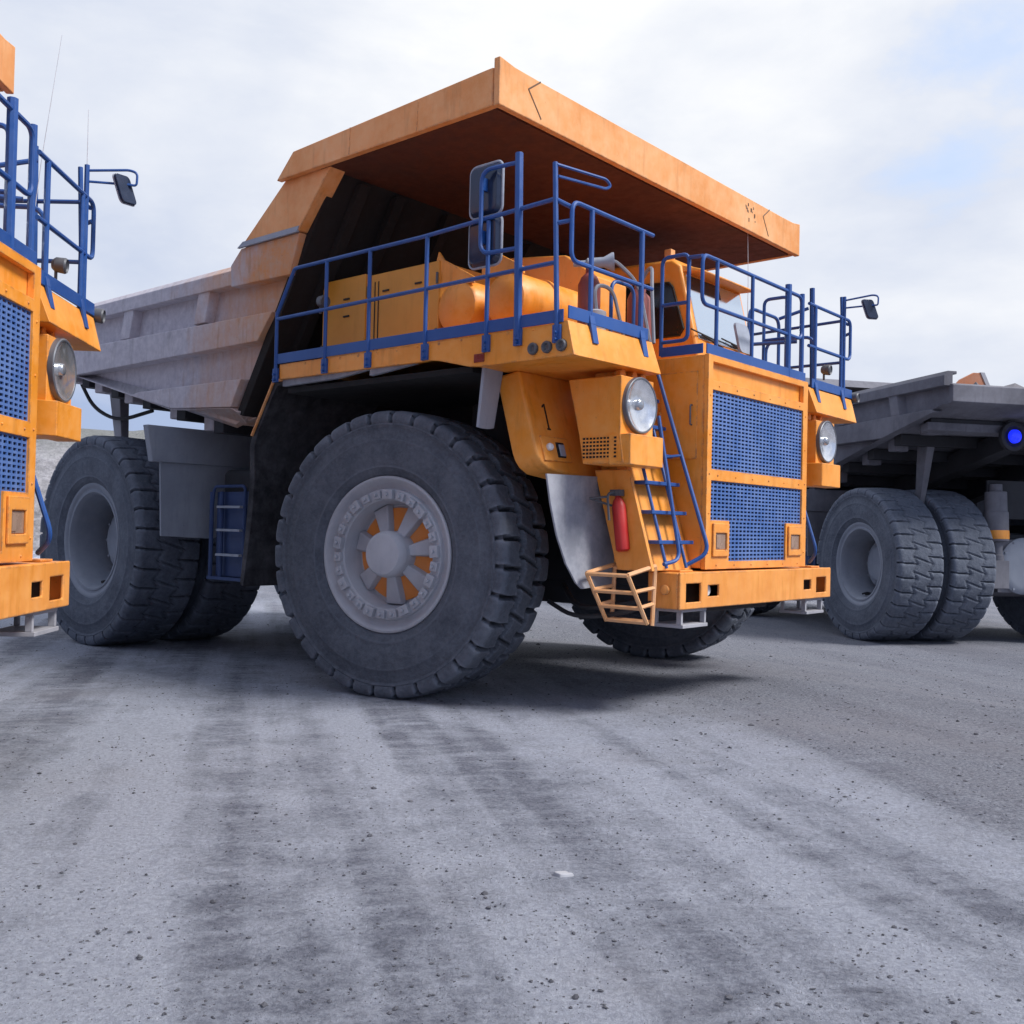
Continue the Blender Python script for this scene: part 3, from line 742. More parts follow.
        mb.loft([(1.80, Y(2.425), 3.25), (2.42, Y(2.425), 3.25), (2.42, Y(2.425), 2.70), (2.46, Y(2.425), 2.43), (1.99, Y(2.425), 2.43), (1.94, Y(2.425), 2.70)],
                [(1.80, Y(1.87), 3.25), (2.42, Y(1.87), 3.25), (2.42, Y(1.87), 2.70), (2.46, Y(1.87), 2.43), (1.99, Y(1.87), 2.43), (1.94, Y(1.87), 2.70)])
        mb.box(1.66, 1.80, min(Y(2.05), Y(1.9)), max(Y(2.05), Y(1.9)), 2.75, 3.1)
        pod = mb.build('headlight_housing', 'orange', T, bevel=.012)
        mb = MB()
        mb.prism([(2.30, Y(2.44)), (2.52, Y(2.40)), (2.52, Y(1.84)), (2.42, Y(1.80)), (2.30, Y(1.80))], 'xy', 2.415, 2.705)
        mb.build('lamp_bracket', 'orange', pod, bevel=.01)
        # louvre in the pod's flank
        cs, rs_ = [1.99], [2.475]; nx_, nz_ = 10, 6
        for i in range(nx_): cs += [1.99+(i+.12)*.04, 1.99+(i+.88)*.04]
        for i in range(nz_): rs_ += [2.475+(i+.22)*.035, 2.475+(i+.78)*.035]
        cs.append(2.39); rs_.append(2.685)
        for side_y, d in ((2.427, s), (1.868, -s)):
            mb = grid_plate(cs, rs_, lambda i, j: i % 2 and j % 2, lambda a, b, sy=side_y: (a, Y(sy), b), (0, d, 0), .008)
            mb.box(1.992, 2.388, min(Y(side_y), Y(side_y)-d*.0015), max(Y(side_y), Y(side_y)-d*.0015)+.001, 2.478, 2.682) if False else None
            lv = mb.build('louvre', 'orange', pod)
            mb = MB(); e = Y(side_y)+d*.0012; mb.box(1.995, 2.385, min(e, e+d*.003), max(e, e+d*.003), 2.48, 2.68); mb.build('louvre_back', 'black', lv)
        mb = MB(); mb.lathe([(0, .270), (.042, .268), (.050, .260), (.048, .247), (.040, .243)], (2.418, Y(2.137), 2.99), (1, 0, 0), 48, caps=False)
        hl = mb.build('headlight', 'lampring', pod, smooth=40)
        mb = MB(); mb.lathe([(.043, .245), (.029, .215), (.018, .18), (.010, .14), (.006, .10), (.004, .06), (.003, .004)], (2.418, Y(2.137), 2.99), (1, 0, 0), 48, caps=False)
        mb.build('headlight_bowl', 'chrome', hl, smooth=50)
        mb = MB(); mb.lathe([(.004, .055), (.032, .05), (.042, .04), (.047, .02), (.048, .004)], (2.418, Y(2.137), 3.0), (1, 0, 0), 24)
        mb.build('headlight_bulb', 'bulb', hl, smooth=50)
        # bright junctions under the nose
        mb = MB(); mb.box(1.95, 2.25, min(Y(2.2), Y(1.75)), max(Y(2.2), Y(1.75)), 3.25, 3.33)
        for yy in (2.25, 2.05, 1.9): mb.lathe([(0, .05), (.07, .05)], (2.25, Y(yy), 3.29), (1, 0, 0), 10)
        mb.build('cable_box', 'orange', pod, bevel=.01)

        # concave splash plate ahead of the wheel
        mb = MB(); o = [(2.80, 2.32), (2.74, 2.05), (2.66, 1.75), (2.55, 1.48), (2.42, 1.29), (2.34, 1.235), (1.86, 1.26), (1.78, 1.30), (1.74, 2.20), (1.74, 2.34)]
        cx_ = lambda y, z: 1.86+.10*((2.3-z)/1.1)**2
        mb.loft([(cx_(y, z), Y(y), z) for y, z in o], [(cx_(y, z)-.02, Y(y), z) for y, z in o]); mb.build('splash_plate', 'flap', T, smooth=40)
        mb = MB(); mb.tube(fillet([(2.02, Y(1.30), 3.66), (2.72, Y(1.27), 1.60), (2.56, Y(1.42), 1.48)], .12), .021, 8); mb.build('ladder_handrail', 'blue', T)
        if s < 0:
            # ladder backing and rungs
            lx = lambda z: 2.56-.30*(z-1.45)
            mb = MB()
            mb.loft([(lx(1.42)-.10, Y(1.95), 1.42), (lx(3.35)-.10, Y(1.95), 3.35), (lx(3.35)-.16, Y(1.95), 3.35), (lx(1.42)-.3, Y(1.95), 1.42)],
                    [(lx(1.42)-.10, Y(1.175), 1.42), (lx(3.35)-.10, Y(1.175), 3.35), (lx(3.35)-.16, Y(1.175), 3.35), (lx(1.42)-.3, Y(1.175), 1.42)])
            mb.loft([(lx(1.42)-.04, Y(2.0), 1.42), (lx(2.4)-.04, Y(2.0), 2.4), (lx(2.4)-.45, Y(2.0), 2.4), (lx(1.42)-.45, Y(2.0), 1.42)],
                    [(lx(1.42)-.04, Y(1.952), 1.42), (lx(2.4)-.04, Y(1.952), 2.4), (lx(2.4)-.45, Y(1.952), 2.4), (lx(1.42)-.45, Y(1.952), 1.42)])
            mb.build('ladder_panel', 'orange', T, bevel=.008)
            mb = MB()
            for yy, xo in ((1.83, .02), (1.47, .02)):
                mb.tube([(lx(1.45)+xo, Y(yy), 1.45), (lx(3.3)+xo, Y(yy), 3.3)], .017, 8)
            mb.tube(fillet([(2.32, Y(1.62), 2.95), (2.60, Y(1.62), 1.53), (2.57, Y(1.87), 1.49)], .12), .02, 8)
            mb.tube([(2.39, Y(1.285), 2.58), (2.26, Y(1.47), 2.55)], .015, 6)
            ld = mb.build('ladder', 'blue', T)
            for z in (1.70, 1.99, 2.28, 2.57, 2.86, 3.15):
                mb = MB(); x = lx(z); mb.box(x-.08, x+.05, min(Y(1.90), Y(1.26)), max(Y(1.90), Y(1.26)), z-.018, z+.018); mb.build('rung', 'blue', ld, bevel=.005)
            # folding step cage on the bumper's flank
            mb = MB(); q = .021
            for x in (2.49, 2.02):
                mb.tube([(x, Y(1.89), 1.47), (x, Y(1.93), .90)], q, 6); mb.tube([(x, Y(2.36), 1.39), (x, Y(2.02), .92)], q, 6)
                mb.tube([(x, Y(1.89), 1.47), (x, Y(2.36), 1.39)], q, 6)
                for z in (1.23, 1.08): mb.tube([(x, Y(1.90), z+.03), (x, Y(2.36-.34*(1.39-z)/.47), z)], q*.9, 6)
            for z in (1.385, 1.22, 1.07, .93):
                yy = 2.36-.34*(1.39-z)/.47; mb.tube([(2.02, Y(yy), z), (2.49, Y(yy), z)], q, 6)
            for z in (1.44, .93): mb.tube([(2.02, Y(1.91), z), (2.49, Y(1.91), z)], q, 6)
            mb.build('step_cage', 'stepcage', T)
        # rear face of the arch: muddy guard
        g = [(-1.93, 3.52), (-2.23, 3.50), (-2.60, 2.95), (-2.69, 2.75), (-2.67, 2.30), (-2.72, 1.80), (-2.82, 1.05)]
        mb = MB(); A = [(x, z) for x, z in g]+[(x+.05, z-.0) for x, z in reversed(g)]
        A = g+[(-2.75, 1.02), (-2.61, 1.80), (-2.57, 2.30), (-2.59, 2.72), (-2.51, 2.92), (-2.17, 3.43), (-1.93, 3.45)]
        mb.prism(A, 'xz', Y(2.93), Y(1.3)); mb.build('mudguard', 'mud', T, bevel=.008)
        mb = MB(); mb.tube([(-1.95, Y(2.94), 3.50), (-2.22, Y(2.94), 3.49), (-2.63, Y(2.94), 2.86)], .02, 6); mb.build('guard_edge', 'canopy', T)
        mb = MB()   # rear wheel shield
        mb.prism([(3.12, 2.60), (3.08, 1.60), (2.30, 1.57), (2.1, 1.66), (1.2, 1.66), (1.1, 2.60)] if s > 0 else [(-3.12, 2.60), (-3.08, 1.60), (-2.30, 1.57), (-2.1, 1.66), (-1.2, 1.66), (-1.1, 2.60)], 'yz', -4.44, -4.40)
        sh = mb.build('wheel_shield', 'tank', T, bevel=.008)
        mb = MB(); q4 = [(3.34, 3.05), (3.25, 2.575), (1.1, 2.575), (1.1, 3.05)]
        mb.loft([(-4.48, Y(y), z) for y, z in q4], [(-4.36, Y(y), z) for y, z in q4]) ; mb.build('shield_flap', 'tank', sh, bevel=.01)
        # blue side steps by the tank
        mb = MB()
        for x in (-3.95, -3.72, -3.2): mb.tube([(x, Y(2.62), 1.08), (x, Y(2.62), 2.2)], .028, 8)
        mb.tube(fillet([(-3.95, Y(2.62), 1.9), (-3.9, Y(2.62), 2.27), (-3.2, Y(2.62), 2.27), (-3.2, Y(2.62), 1.9)], .08), .02, 8)
        mb.box(-3.97, -3.2, min(Y(2.66), Y(2.4)), max(Y(2.66), Y(2.4)), 1.05, 1.09)
        mb.box(-3.9, -3.2, min(Y(2.57), Y(2.55)), max(Y(2.57), Y(2.55)), 1.1, 2.2)
        ss = mb.build('side_steps', 'blue_shaded', T)
        for z in (1.38, 1.70, 2.0):
            mb = MB(); mb.box(-3.72, -3.2, min(Y(2.7), Y(2.62)), max(Y(2.7), Y(2.62)), z-.015, z+.015); mb.build('rung', 'tank', ss)
        mb = MB(); mb.box(-3.9, -2.9, min(Y(2.5), Y(1.72)), max(Y(2.5), Y(1.72)), 1.3, 2.5); mb.build('fuel_tank', 'steel', T, bevel=.08, seg=3)

    # extinguisher
    mb = MB(); mb.lathe([(0, .045), (.02, .07), (.44, .07), (.50, .05), (.53, .026), (.56, .026)], (2.21, -1.97-.06, 1.60), (-.12, -.03, 1), 24)
    fe = mb.build('fire_extinguisher', 'red', T, smooth=40)
    mb = MB(); mb.box(2.08, 2.20, -2.09, -2.02, 2.14, 2.20); mb.tube(fillet([(2.14, -2.06, 2.18), (2.10, -2.16, 2.16), (2.12, -2.15, 1.9)], .05), .014, 6)
    mb.build('extinguisher_valve', 'gun', fe)
    mb = MB(); mb.tube([(1.93, -2.22, 2.11), (2.1, -2.14, 2.13)], .012, 6); mb.tube([(1.93, -2.22, 2.11), (2.12, -2.02, 2.03)], .012, 6); mb.build('bracket', 'gun', fe)
    # hoses under the cab side
    mb = MB()
    mb.tube(fillet([(1.2, -1.9, 1.05), (1.7, -2.1, .92), (2.2, -1.9, 1.0), (2.5, -1.6, 1.2)], .3), .025, 6)
    mb.tube(fillet([(1.0, -1.4, 1.2), (1.5, -1.8, .97), (2.1, -1.6, 1.1)], .3), .03, 6)
    mb.build('hose', 'wire', T)
    mb = MB(); mb.tube(fillet([(-8.3, -2.3, 4.0), (-7.9, -2.3, 3.6), (-7.3, -2.2, 3.35), (-6.6, -2.0, 3.5)], .4), .03, 6); mb.build('hose', 'wire', T)

    # ---- deck equipment (passenger side)
    mb = MB(); mb.box(-1.74, -.985, -2.62, -1.7, 3.64, 4.66); mb.box(-.978, .16, -2.585, -1.6, 3.64, 4.64)
    cb = mb.build('equipment_cabinet', 'cabinet', T, bevel=.012)
    mb = MB()
    for (x, z) in ((-1.35, 4.4), (-1.35, 4.2), (-.72, 4.42), (-.2, 4.43)): mb.box(x, x+.10, -2.634 if x < -1 else -2.599, -2.585 if x > -1 else -2.62, z, z+.018)
    for x in (-.86, -.80): mb.box(x, x+.012, -2.592, -2.586, 3.75, 4.55)
    mb.build('cabinet_latch', 'stencil', cb)
    for x, yy in ((-1.72, -2.635), (-.96, -2.60), (.145, -2.60)):
        for z in (3.85, 4.45):
            mb = MB(); mb.lathe([(0, .014), (.12, .014)], (x, yy, z-.06), (0, 0, 1), 8); mb.build('hinge', 'gun', cb)
    for x, y0, y1, rad in ((.43, -2.62, -1.3, .30), (1.10, -2.62, -1.25, .285)):
        mb = MB(); zc = 4.10
        mb.lathe([(-.03, .05), (-.02, .16), (.03, rad*.88), (.10, rad), (.52, rad), (.525, rad+.018), (.58, rad+.018), (.585, rad), (y1-y0, rad)], (x, y0, zc), (0, 1, 0), 40)
        ac = mb.build('air_cleaner', 'orange', T, smooth=35)
        mb = MB(); mb.box(x-.24, x+.24, y0+.3, y0+.38, 3.63, 3.85); mb.box(x-.24, x+.24, y0+.9, y0+.98, 3.63, 3.85); mb.build('saddle', 'orange', ac, bevel=.008)
        mb = MB(); mb.loft([(x-.34, y0+.05, 4.62), (x-.30, y0+.05, 4.74), (x-.22, y0+.05, 4.64), (x+.22, y0+.05, 4.40), (x+.22, y0+.05, 4.33), (x-.34, y0+.05, 4.38)],
                           [(x-.34, y0+.08, 4.62), (x-.30, y0+.08, 4.74), (x-.22, y0+.08, 4.64), (x+.22, y0+.08, 4.40), (x+.22, y0+.08, 4.33), (x-.34, y0+.08, 4.38)])
        mb.build('lifting_lug', 'orange', ac, bevel=.006)
    mb = MB(); mb.loft([(-.15, -1.55, 3.64), (1.45, -1.5, 3.64), (1.45, -1.5, 4.50), (1.0, -1.5, 4.80), (-.15, -1.55, 4.93)],
                       [(-.15, -.95, 3.64), (1.45, -.95, 3.64), (1.45, -.95, 4.50), (1.0, -.95, 4.80), (-.15, -.95, 4.93)])
    mb.build('engine_cover', 'orange', T, bevel=.02)
    for i, (x, y) in enumerate(((1.75, -2.05), (1.80, -1.25), (1.72, -1.05))):
        mb = MB(); mb.lathe([(0, .10), (.02, .115), (.62, .115), (.70, .08), (.74, .04), (.80, .04)], (x, y, 3.63), (0, 0, 1), 20)
        mb.build('pressure_bottle', 'maroon', T, smooth=35)
    mb = MB(); mb.lathe([(0, .095), (.06, .10), (.30, .10), (.32, .06)], (1.95, -2.2, 3.63), (0, 0, 1), 16); mb.build('filter_canister', 'dust_grey', T)
    mb = MB()
    for a in ([(1.95, -2.2, 3.95), (1.95, -2.25, 4.2), (2.0, -2.0, 4.2), (2.05, -1.85, 3.7)], [(1.75, -2.05, 4.4), (1.9, -1.9, 4.55), (2.1, -1.7, 4.3), (2.2, -1.6, 3.65)],
              [(1.8, -1.25, 4.4), (2.0, -1.3, 4.6), (2.1, -1.45, 4.3), (2.2, -1.55, 3.7)]):
        mb.tube(fillet(a, .15), .02, 6)
    mb.build('hose', 'hosegrey', T)
    mb = MB(); mb.lathe([(0, .03), (.12, .03), (.14, .05), (.3, .05), (.38, .09), (.4, .09)], (1.72, -2.28, 4.42), (.6, .45, .05), 16); mb.build('horn', 'mirrorrim', T)
    mb = MB(); mb.tube(fillet([(1.95, -1.95, 3.62), (1.95, -1.95, 4.30), (1.95, -1.55, 4.30), (1.95, -1.55, 3.62)], .12), .02, 8); mb.build('grab_rail', 'blue', T)

    # ---- cab (driver's side)
    y0, y1 = .30, 1.80
    fr_ = lambda z: 1.70-(z-3.64)*.24
    mb = MB()
    def cabsec(y): return [(-.25, y, 3.63), (fr_(3.64), y, 3.64), (fr_(4.10), y, 4.10), (fr_(5.02), y, 5.02), (fr_(5.02)-.12, y, 5.12), (-.15, y, 5.16), (-.25, y, 5.08)]
    mb.loft(cabsec(y0), cabsec(y1)); cab = mb.build('cab', 'orange', T, bevel=.05, seg=3)
    def fpane(ya, yb, za, zb, d0, d1): return [(fr_(z)+d, y, z) for d in (d0, d1) for y, z in ((ya, za), (yb, za), (yb, zb), (ya, zb))]
    mb = MB(); mb.hexa(fpane(y0+.08, y1-.08, 4.12, 4.92, -.02, .012)); ws = mb.build('windscreen', 'windscreen', cab, bevel=.006)
    mb = MB(); mb.hexa(fpane(y0+.09, y0+.85, 4.74, 4.915, .0125, .016)); mb.build('sun_strip', 'glass', ws)
    mb = MB()
    for ya in (.62, 1.35):
        mb.tube([(fr_(4.1)+.04, ya+.28, 4.08), (fr_(4.16)+.035, ya-.2, 4.17)], .012, 5); mb.tube([(fr_(4.17)+.035, ya-.45, 4.20), (fr_(4.16)+.035, ya+.15, 4.15)], .010, 5)
    mb.build('wiper', 'stencil', cab)
    mb = MB(); mb.hexa([(fr_(4.94)-.02, y0+.03, 4.95), (fr_(4.9)+.22, y0+.08, 4.93), (fr_(4.9)+.22, y1-.08, 4.93), (fr_(4.94)-.02, y1-.03, 4.95),
                        (fr_(5.04)-.06, y0+.03, 5.05), (fr_(4.9)+.22, y0+.08, 4.955), (fr_(4.9)+.22, y1-.08, 4.955), (fr_(5.04)-.06, y1-.03, 5.05)])
    mb.build('sun_visor', 'orange', cab, bevel=.012)
    for yy, d in ((y0, -1), (y1, 1)):
        p = [(.60, 4.86), (1.22, 4.82), (1.27, 4.76), (1.43, 4.24), (1.38, 4.17), (.45, 4.17)]
        if d < 0:
            mb = MB(); mb.loft([(x, yy-.004, z) for x, z in p], [(x, yy-.014, z) for x, z in p]); sw = mb.build('side_window', 'glass', cab)
            mb = MB(); mb.tube([(x, yy-.012, z) for x, z in p], .016, 6, True); mb.build('window_seal', 'stencil', sw)
        else:
            mb = MB(); mb.loft([(x, yy+.004, z) for x, z in p], [(x, yy+.014, z) for x, z in p]); sw = mb.build('side_window', 'glass', cab)
    mb = MB(); mb.box(1.1, 1.2, .35, .45, 5.14, 5.26); mb.build('roof_lamp', 'canopy', cab, bevel=.01)
    # view mirror on the hood before the screen
    mb = MB(); o = rr(-.16, .14, 3.80, 4.14, .06)
    mb.loft([(2.42-.22*(b-3.86), a, b) for a, b in o], [(2.39-.22*(b-3.86), a, b) for a, b in o])
    for a in (-.14, .12): mb.tube([(2.40, a, 3.62), (2.40, a, 3.9)], .014, 6)
    mb.build('mirror', 'mirrorrim', T)
    mb = MB(); mb.tube([(1.45, 1.86, 4.4), (1.45, 1.86, 5.1), (1.43, 1.86, 5.85)], .005, 6, r1=.003); mb.box(1.44, 1.46, 1.80, 1.87, 4.6, 4.64); mb.build('aerial', 'whip', T)
    # tail lamps
    mb = MB(); mb.box(-7.36, -7.305, -.9, .9, 2.45, 3.2); mb.build('tail_panel', 'steel', T, bevel=.01)
    return T

M['canopyseam'] = plain('weld_mark', (.17, .10, .06), .7)
M['radiator'] = plain('radiator_core', (.014, .022, .055), .7)
M['lampdim'] = plain('recessed_lamp', (.30, .20, .15), .25)
M['stepcage'] = paint('step_paint', (.72, .37, .16), dust=(.62, .45, .34), amount=.5, rough=.5)
M['cabinet'] = paint('cabinet_paint', (.66, .28, .030), dust=(.60, .34, .12), amount=.3, rough=.45)
M['hosegrey'] = plain('grey_hose', (.20, .21, .25), .5)
def lensglass():
    m, nt, bs = newmat('lamp_glass')
    bs.inputs['Base Color'].default_value = (.95, .96, .98, 1); bs.inputs['Roughness'].default_value = .04
    bs.inputs['Transmission Weight'].default_value = .9; bs.inputs['IOR'].default_value = 1.2
    return m
M['lensglass'] = lensglass()

# ------------------------------------------------------------------ placing the trucks
HEAD = 40.64
main = make_truck()
main.location = (.731, 12.733, 0); main.rotation_euler = (0, 0, -R(HEAD))
tag(main, 'orange mining dump truck with blue railings parked in the middle, number 1 on its fender', 'dump truck')
left = copy_tree(main, skip=('number',))
left.location = (-6.08, 6.125, .05); left.rotation_euler = (0, 0, R(4.25))
tag(left, 'orange mining dump truck cut off by the left edge, only its front corner showing', 'dump truck')
mb = MB(); mb.tube([(1.95, 2.5, 3.62), (2.08, 2.5, 4.9), (2.22, 2.5, 6.0)], .005, 6, r1=.002); mb.build('aerial', 'whip', left)
mb = MB(); mb.tube([(2.33, 2.9, 5.0), (2.32, 2.92, 5.52)], .005, 6, r1=.0025); mb.build('aerial', 'whip', left)
right = copy_tree(main, skip=('number',))
right.location = (8.47, 26.965, -.243); right.rotation_euler = (0, 0, -R(257))
tag(right, 'dusty grey mining dump truck seen from behind, tail and twin rear tyres in view', 'dump truck')
CM = {'orange_paint': 'c_paint', 'canopy_paint': 'c_body', 'shaded_underside': 'c_body', 'dusty_grey_paint': 'c_paint', 'grey_rim_paint': 'rimdark', 'slate_shield': 'c_paint', 'blue_paint': 'c_paint', 'blue_grille_paint': 'c_paint', 'tray_paint': 'c_body', 'tray_panel_paint': 'c_body', 'step_paint': 'c_paint', 'cabinet_paint': 'c_paint'}
def repaint(o):
    if o.type == 'MESH' and o.name.split('.')[0] != 'paint_band':
        k = o.data.materials[0].name
        if k in CM:
            o.material_slots[0].link = 'OBJECT'; o.material_slots[0].material = M[CM[k]]
    for ch in o.children: repaint(ch)
repaint(right)
mb = MB(); mb.lathe([(0, .27), (.08, .27), (.085, .20), (.03, .15), (.03, .02)], (-8.32, 1.17, 3.95), (-1, 0, 0), 24); mb.box(-8.33, -8.25, 1.10, 1.24, 3.95, 4.25)
lh = mb.build('tail_lamp', 'steel', right, bevel=.006)
mb = MB(); mb.lathe([(0, .13), (.05, .125), (.09, .09), (.105, .01)], (-8.40, 1.17, 3.95), (-1, 0, 0), 24); mb.build('lamp_lens', 'bluelamp', lh, smooth=50)
mb = MB(); mb.loft([(-1.70, -3.62, 5.98), (-1.70, -2.55, 5.98), (-1.70, -2.72, 6.16), (-1.70, -3.12, 6.36), (-1.70, -3.40, 6.36)],
                   [(-1.62, -3.62, 5.98), (-1.62, -2.55, 5.98), (-1.62, -2.72, 6.16), (-1.62, -3.12, 6.36), (-1.62, -3.40, 6.36)]); gp = mb.build('guard_plate', 'c_rust', right, bevel=.01)
mb = MB(); mb.loft([(-1.72, -3.62, 5.98), (-1.72, -3.50, 5.98), (-1.72, -3.30, 6.375), (-1.72, -3.42, 6.375)], [(-1.60, -3.62, 5.98), (-1.60, -3.50, 5.98), (-1.60, -3.30, 6.375), (-1.60, -3.42, 6.375)]); mb.build('plate_edge', 'dust_grey', gp)
for ch in right.children:
    if ch.name.startswith('rock_ejector'): ch.location.x += .5; ch.scale = (1, 1, 1)
for o in (main, left, right): o['group'] = 'mining dump trucks parked in the quarry'

# broken rock heaped in the grey truck's tray
mb = MB()
rs = random.Random(11)
bmt = bmesh.new(); 
nx, ny = 34, 22; V = []
for i in range(nx+1):
    for j in range(ny+1):
        x = -8.3+i*6.2/nx; y = -2.75+j*5.5/ny
        e = min(1, (1-abs(y)/2.75)*2.2)*min(1, i/nx*3)*min(1, (1-i/nx)*3)
        z = 4.62+.33*e+.22*noise.noise((x*1.5, y*1.5, 3))+.10*noise.noise((x*4, y*4, 9))
        V.append(mb.bm.verts.new((x, y, max(4.55, z))))
for i in range(nx):
    for j in range(ny):
        a = i*(ny+1)+j; mb.bm.faces.new([V[a], V[a+ny+1], V[a+ny+2], V[a+1]])
for k in range(90):
    x = rs.uniform(-8.0, -2.6); y = rs.uniform(-2.6, 2.6); r = rs.uniform(.08, .24)
    g = bmesh.ops.create_icosphere(mb.bm, subdivisions=1, radius=r, matrix=Matrix.Translation((x, y, 4.72+rs.uniform(0, .2))))
    for v in g['verts']: v.co += Vector([rs.uniform(-.3, .3)*r for _ in range(3)])
M['ore'] = paint('rock_grey', (.13, .125, .14), dust=(.26, .25, .27), amount=.5, rough=.95, bumpy=.6)
ore = mb.build('rock_load', 'ore', None, smooth=20)
ore.location = right.location; ore.rotation_euler = right.rotation_euler
tag(ore, 'heap of broken grey rock lying in the tray of the dusty grey truck', 'rock load')

# ------------------------------------------------------------------ ground
def gz(x, y):
    t = max(0, min(1, (x*.8+(y-14)*.25-2.2)/4.5)); t = t*t*(3-2*t)
    z = -.243*t if y > 9 else -.243*t*max(0, min(1, (y-4)/5))
    return z
def road(x, y):
    # shallow wheel tracks leading towards the viewer
    d = x*.985-y*-.12
    return d
def axis(n, near, far, p):
    out = []
    for i in range(-n, n+1):
        t = i/n; out.append(math.copysign(near*abs(t)+(far-near)*abs(t)**p, t))
    return out
xs = axis(270, 11, 900, 7); ysg = [y+7.5 for y in axis(270, 11, 900, 7)]
mb = MB(); rows = []
for y in ysg:
    row = []
    for x in xs:
        z = gz(x, y)
        if abs(x) < 40 and abs(y) < 60:
            z += .022*noise.noise((x*.55, y*.45, 1.))+.012*noise.noise((x*1.9, y*1.6, 5.))+.007*noise.noise((x*4.2, y*3.9, 2.))-.008
            if abs(x) < 14 and -2 < y < 22: z += .0055*noise.noise((x*9, y*8, 7.))*(1.6 if x*.8+y*.42 > 5.2 else 1)
        row.append(mb.bm.verts.new((x, y, z)))
    rows.append(row)
for j in range(len(rows)-1):
    for i in range(len(xs)-1): mb.bm.faces.new([rows[j][i], rows[j][i+1], rows[j+1][i+1], rows[j+1][i]])

def ground_mat():
    m, nt, bs = newmat('quarry_ground')
    tc = N(nt, 'ShaderNodeTexCoord'); P = tc.outputs['Object']
    def mp(scale, rot=0):
        q = N(nt, 'ShaderNodeMapping'); q.inputs['Scale'].default_value = scale; q.inputs['Rotation'].default_value = (0, 0, rot)
        nt.links.new(P, q.inputs['Vector']); return q.outputs['Vector']
    n_big = noise_node(nt, mp((1, 1, 1)), .35, 5, .6)
    n_med = noise_node(nt, mp((1, 1, 1)), 1.7, 7, .68)
    n_fine = noise_node(nt, mp((1, 1, 1)), 34, 8, .78)
    n_grit = noise_node(nt, mp((1, 1, 1)), 90, 5, .75)
    def along(su, sv, ang):      # coordinates across / along a driving direction
        dv = []
        for d_ in ((math.cos(ang), -math.sin(ang), 0), (math.sin(ang), math.cos(ang), 0)):
            q = N(nt, 'ShaderNodeVectorMath', operation='DOT_PRODUCT'); nt.links.new(P, q.inputs[0]); q.inputs[1].default_value = d_; dv.append(q.outputs['Value'])
        cb = N(nt, 'ShaderNodeCombineXYZ')
        nt.links.new(math_n(nt, 'MULTIPLY', dv[0], su), cb.inputs[0]); nt.links.new(math_n(nt, 'MULTIPLY', dv[1], sv), cb.inputs[1])
        return cb.outputs[0]
    tr = noise_node(nt, along(1.25, .085, R(-14)), 1.0, 4, .55)        # long tyre streaks
    tr2 = noise_node(nt, along(1.1, .09, R(-58)), .8, 4, .6)
    sep = N(nt, 'ShaderNodeSeparateXYZ'); nt.links.new(P, sep.inputs[0])
    # coarse darker gravel on the right of a soft diagonal
    side = math_n(nt, 'ADD', math_n(nt, 'MULTIPLY', sep.outputs[0], .80), math_n(nt, 'MULTIPLY', sep.outputs[1], .42))
    side = math_n(nt, 'ADD', side, ramp(nt, n_big, .2, .8, -1.2, 1.2))
    side = math_n(nt, 'ADD', side, ramp(nt, n_med, .2, .8, -.8, .8))
    gfac = ramp(nt, side, 4.5, 6.2)
    clump = noise_node(nt, mp((1, 1.25, 1), R(3)), 4.2, 8, .74)         # crusted dust, pressed flat by tyres
    cross = noise_node(nt, along(1.0, 6.5, R(-14)), 1.4, 3, .5)            # faint cleat prints across the tracks
    lt = mix(nt, ramp(nt, n_fine, .40, .60), (.42, .45, .565), (.64, .68, .80))
    dk = mix(nt, ramp(nt, n_fine, .40, .60), (.15, .165, .22), (.31, .33, .415))
    f = math_n(nt, 'ADD', math_n(nt, 'MULTIPLY', tr, .62), math_n(nt, 'MULTIPLY', n_med, .26))
    f = math_n(nt, 'ADD', f, math_n(nt, 'MULTIPLY', clump, .12))
    f = math_n(nt, 'ADD', f, math_n(nt, 'MULTIPLY', math_n(nt, 'SUBTRACT', cross, .5), ramp(nt, tr, .5, .40, 0, .22)))
    c = mix(nt, ramp(nt, f, .415, .535), dk, lt)
    c = mix(nt, ramp(nt, clump, .62, .74, 0, .5), c, (.70, .71, .78))
    c = mix(nt, ramp(nt, n_big, .54, .72, 0, .25), c, (.42, .39, .41))
    gv = mix(nt, ramp(nt, math_n(nt, 'ADD', math_n(nt, 'MULTIPLY', n_grit, .4), math_n(nt, 'MULTIPLY', n_fine, .6)), .42, .58), (.07, .076, .105), (.40, .42, .50))
    gv2 = mix(nt, ramp(nt, tr2, .45, .65, 0, .5), gv, (.33, .328, .38))
    c = mix(nt, math_n(nt, 'MULTIPLY', gfac, .85), c, gv2)
    c = mix(nt, ramp(nt, n_grit, .62, .70, 0, .75), c, (.07, .072, .095))
    c = mix(nt, ramp(nt, n_grit, .30, .38, .5, 0), c, (.60, .60, .65))
    vor = N(nt, 'ShaderNodeTexVoronoi'); vor.inputs['Scale'].default_value = 26; nt.links.new(mp((1, 1, 1)), vor.inputs['Vector'])
    spk = math_n(nt, 'MULTIPLY', ramp(nt, vor.outputs['Distance'], .12, .22, 1, 0), ramp(nt, n_med, .48, .60))
    c = mix(nt, math_n(nt, 'MULTIPLY', spk, .6), c, (.10, .10, .12))
    nt.links.new(c, bs.inputs['Base Color']); bs.inputs['Roughness'].default_value = .95
    h = math_n(nt, 'ADD', math_n(nt, 'MULTIPLY', n_fine, .6), math_n(nt, 'MULTIPLY', n_grit, .35))
    h = math_n(nt, 'ADD', h, math_n(nt, 'MULTIPLY', n_med, .8)); h = math_n(nt, 'ADD', h, math_n(nt, 'MULTIPLY', clump, .6))
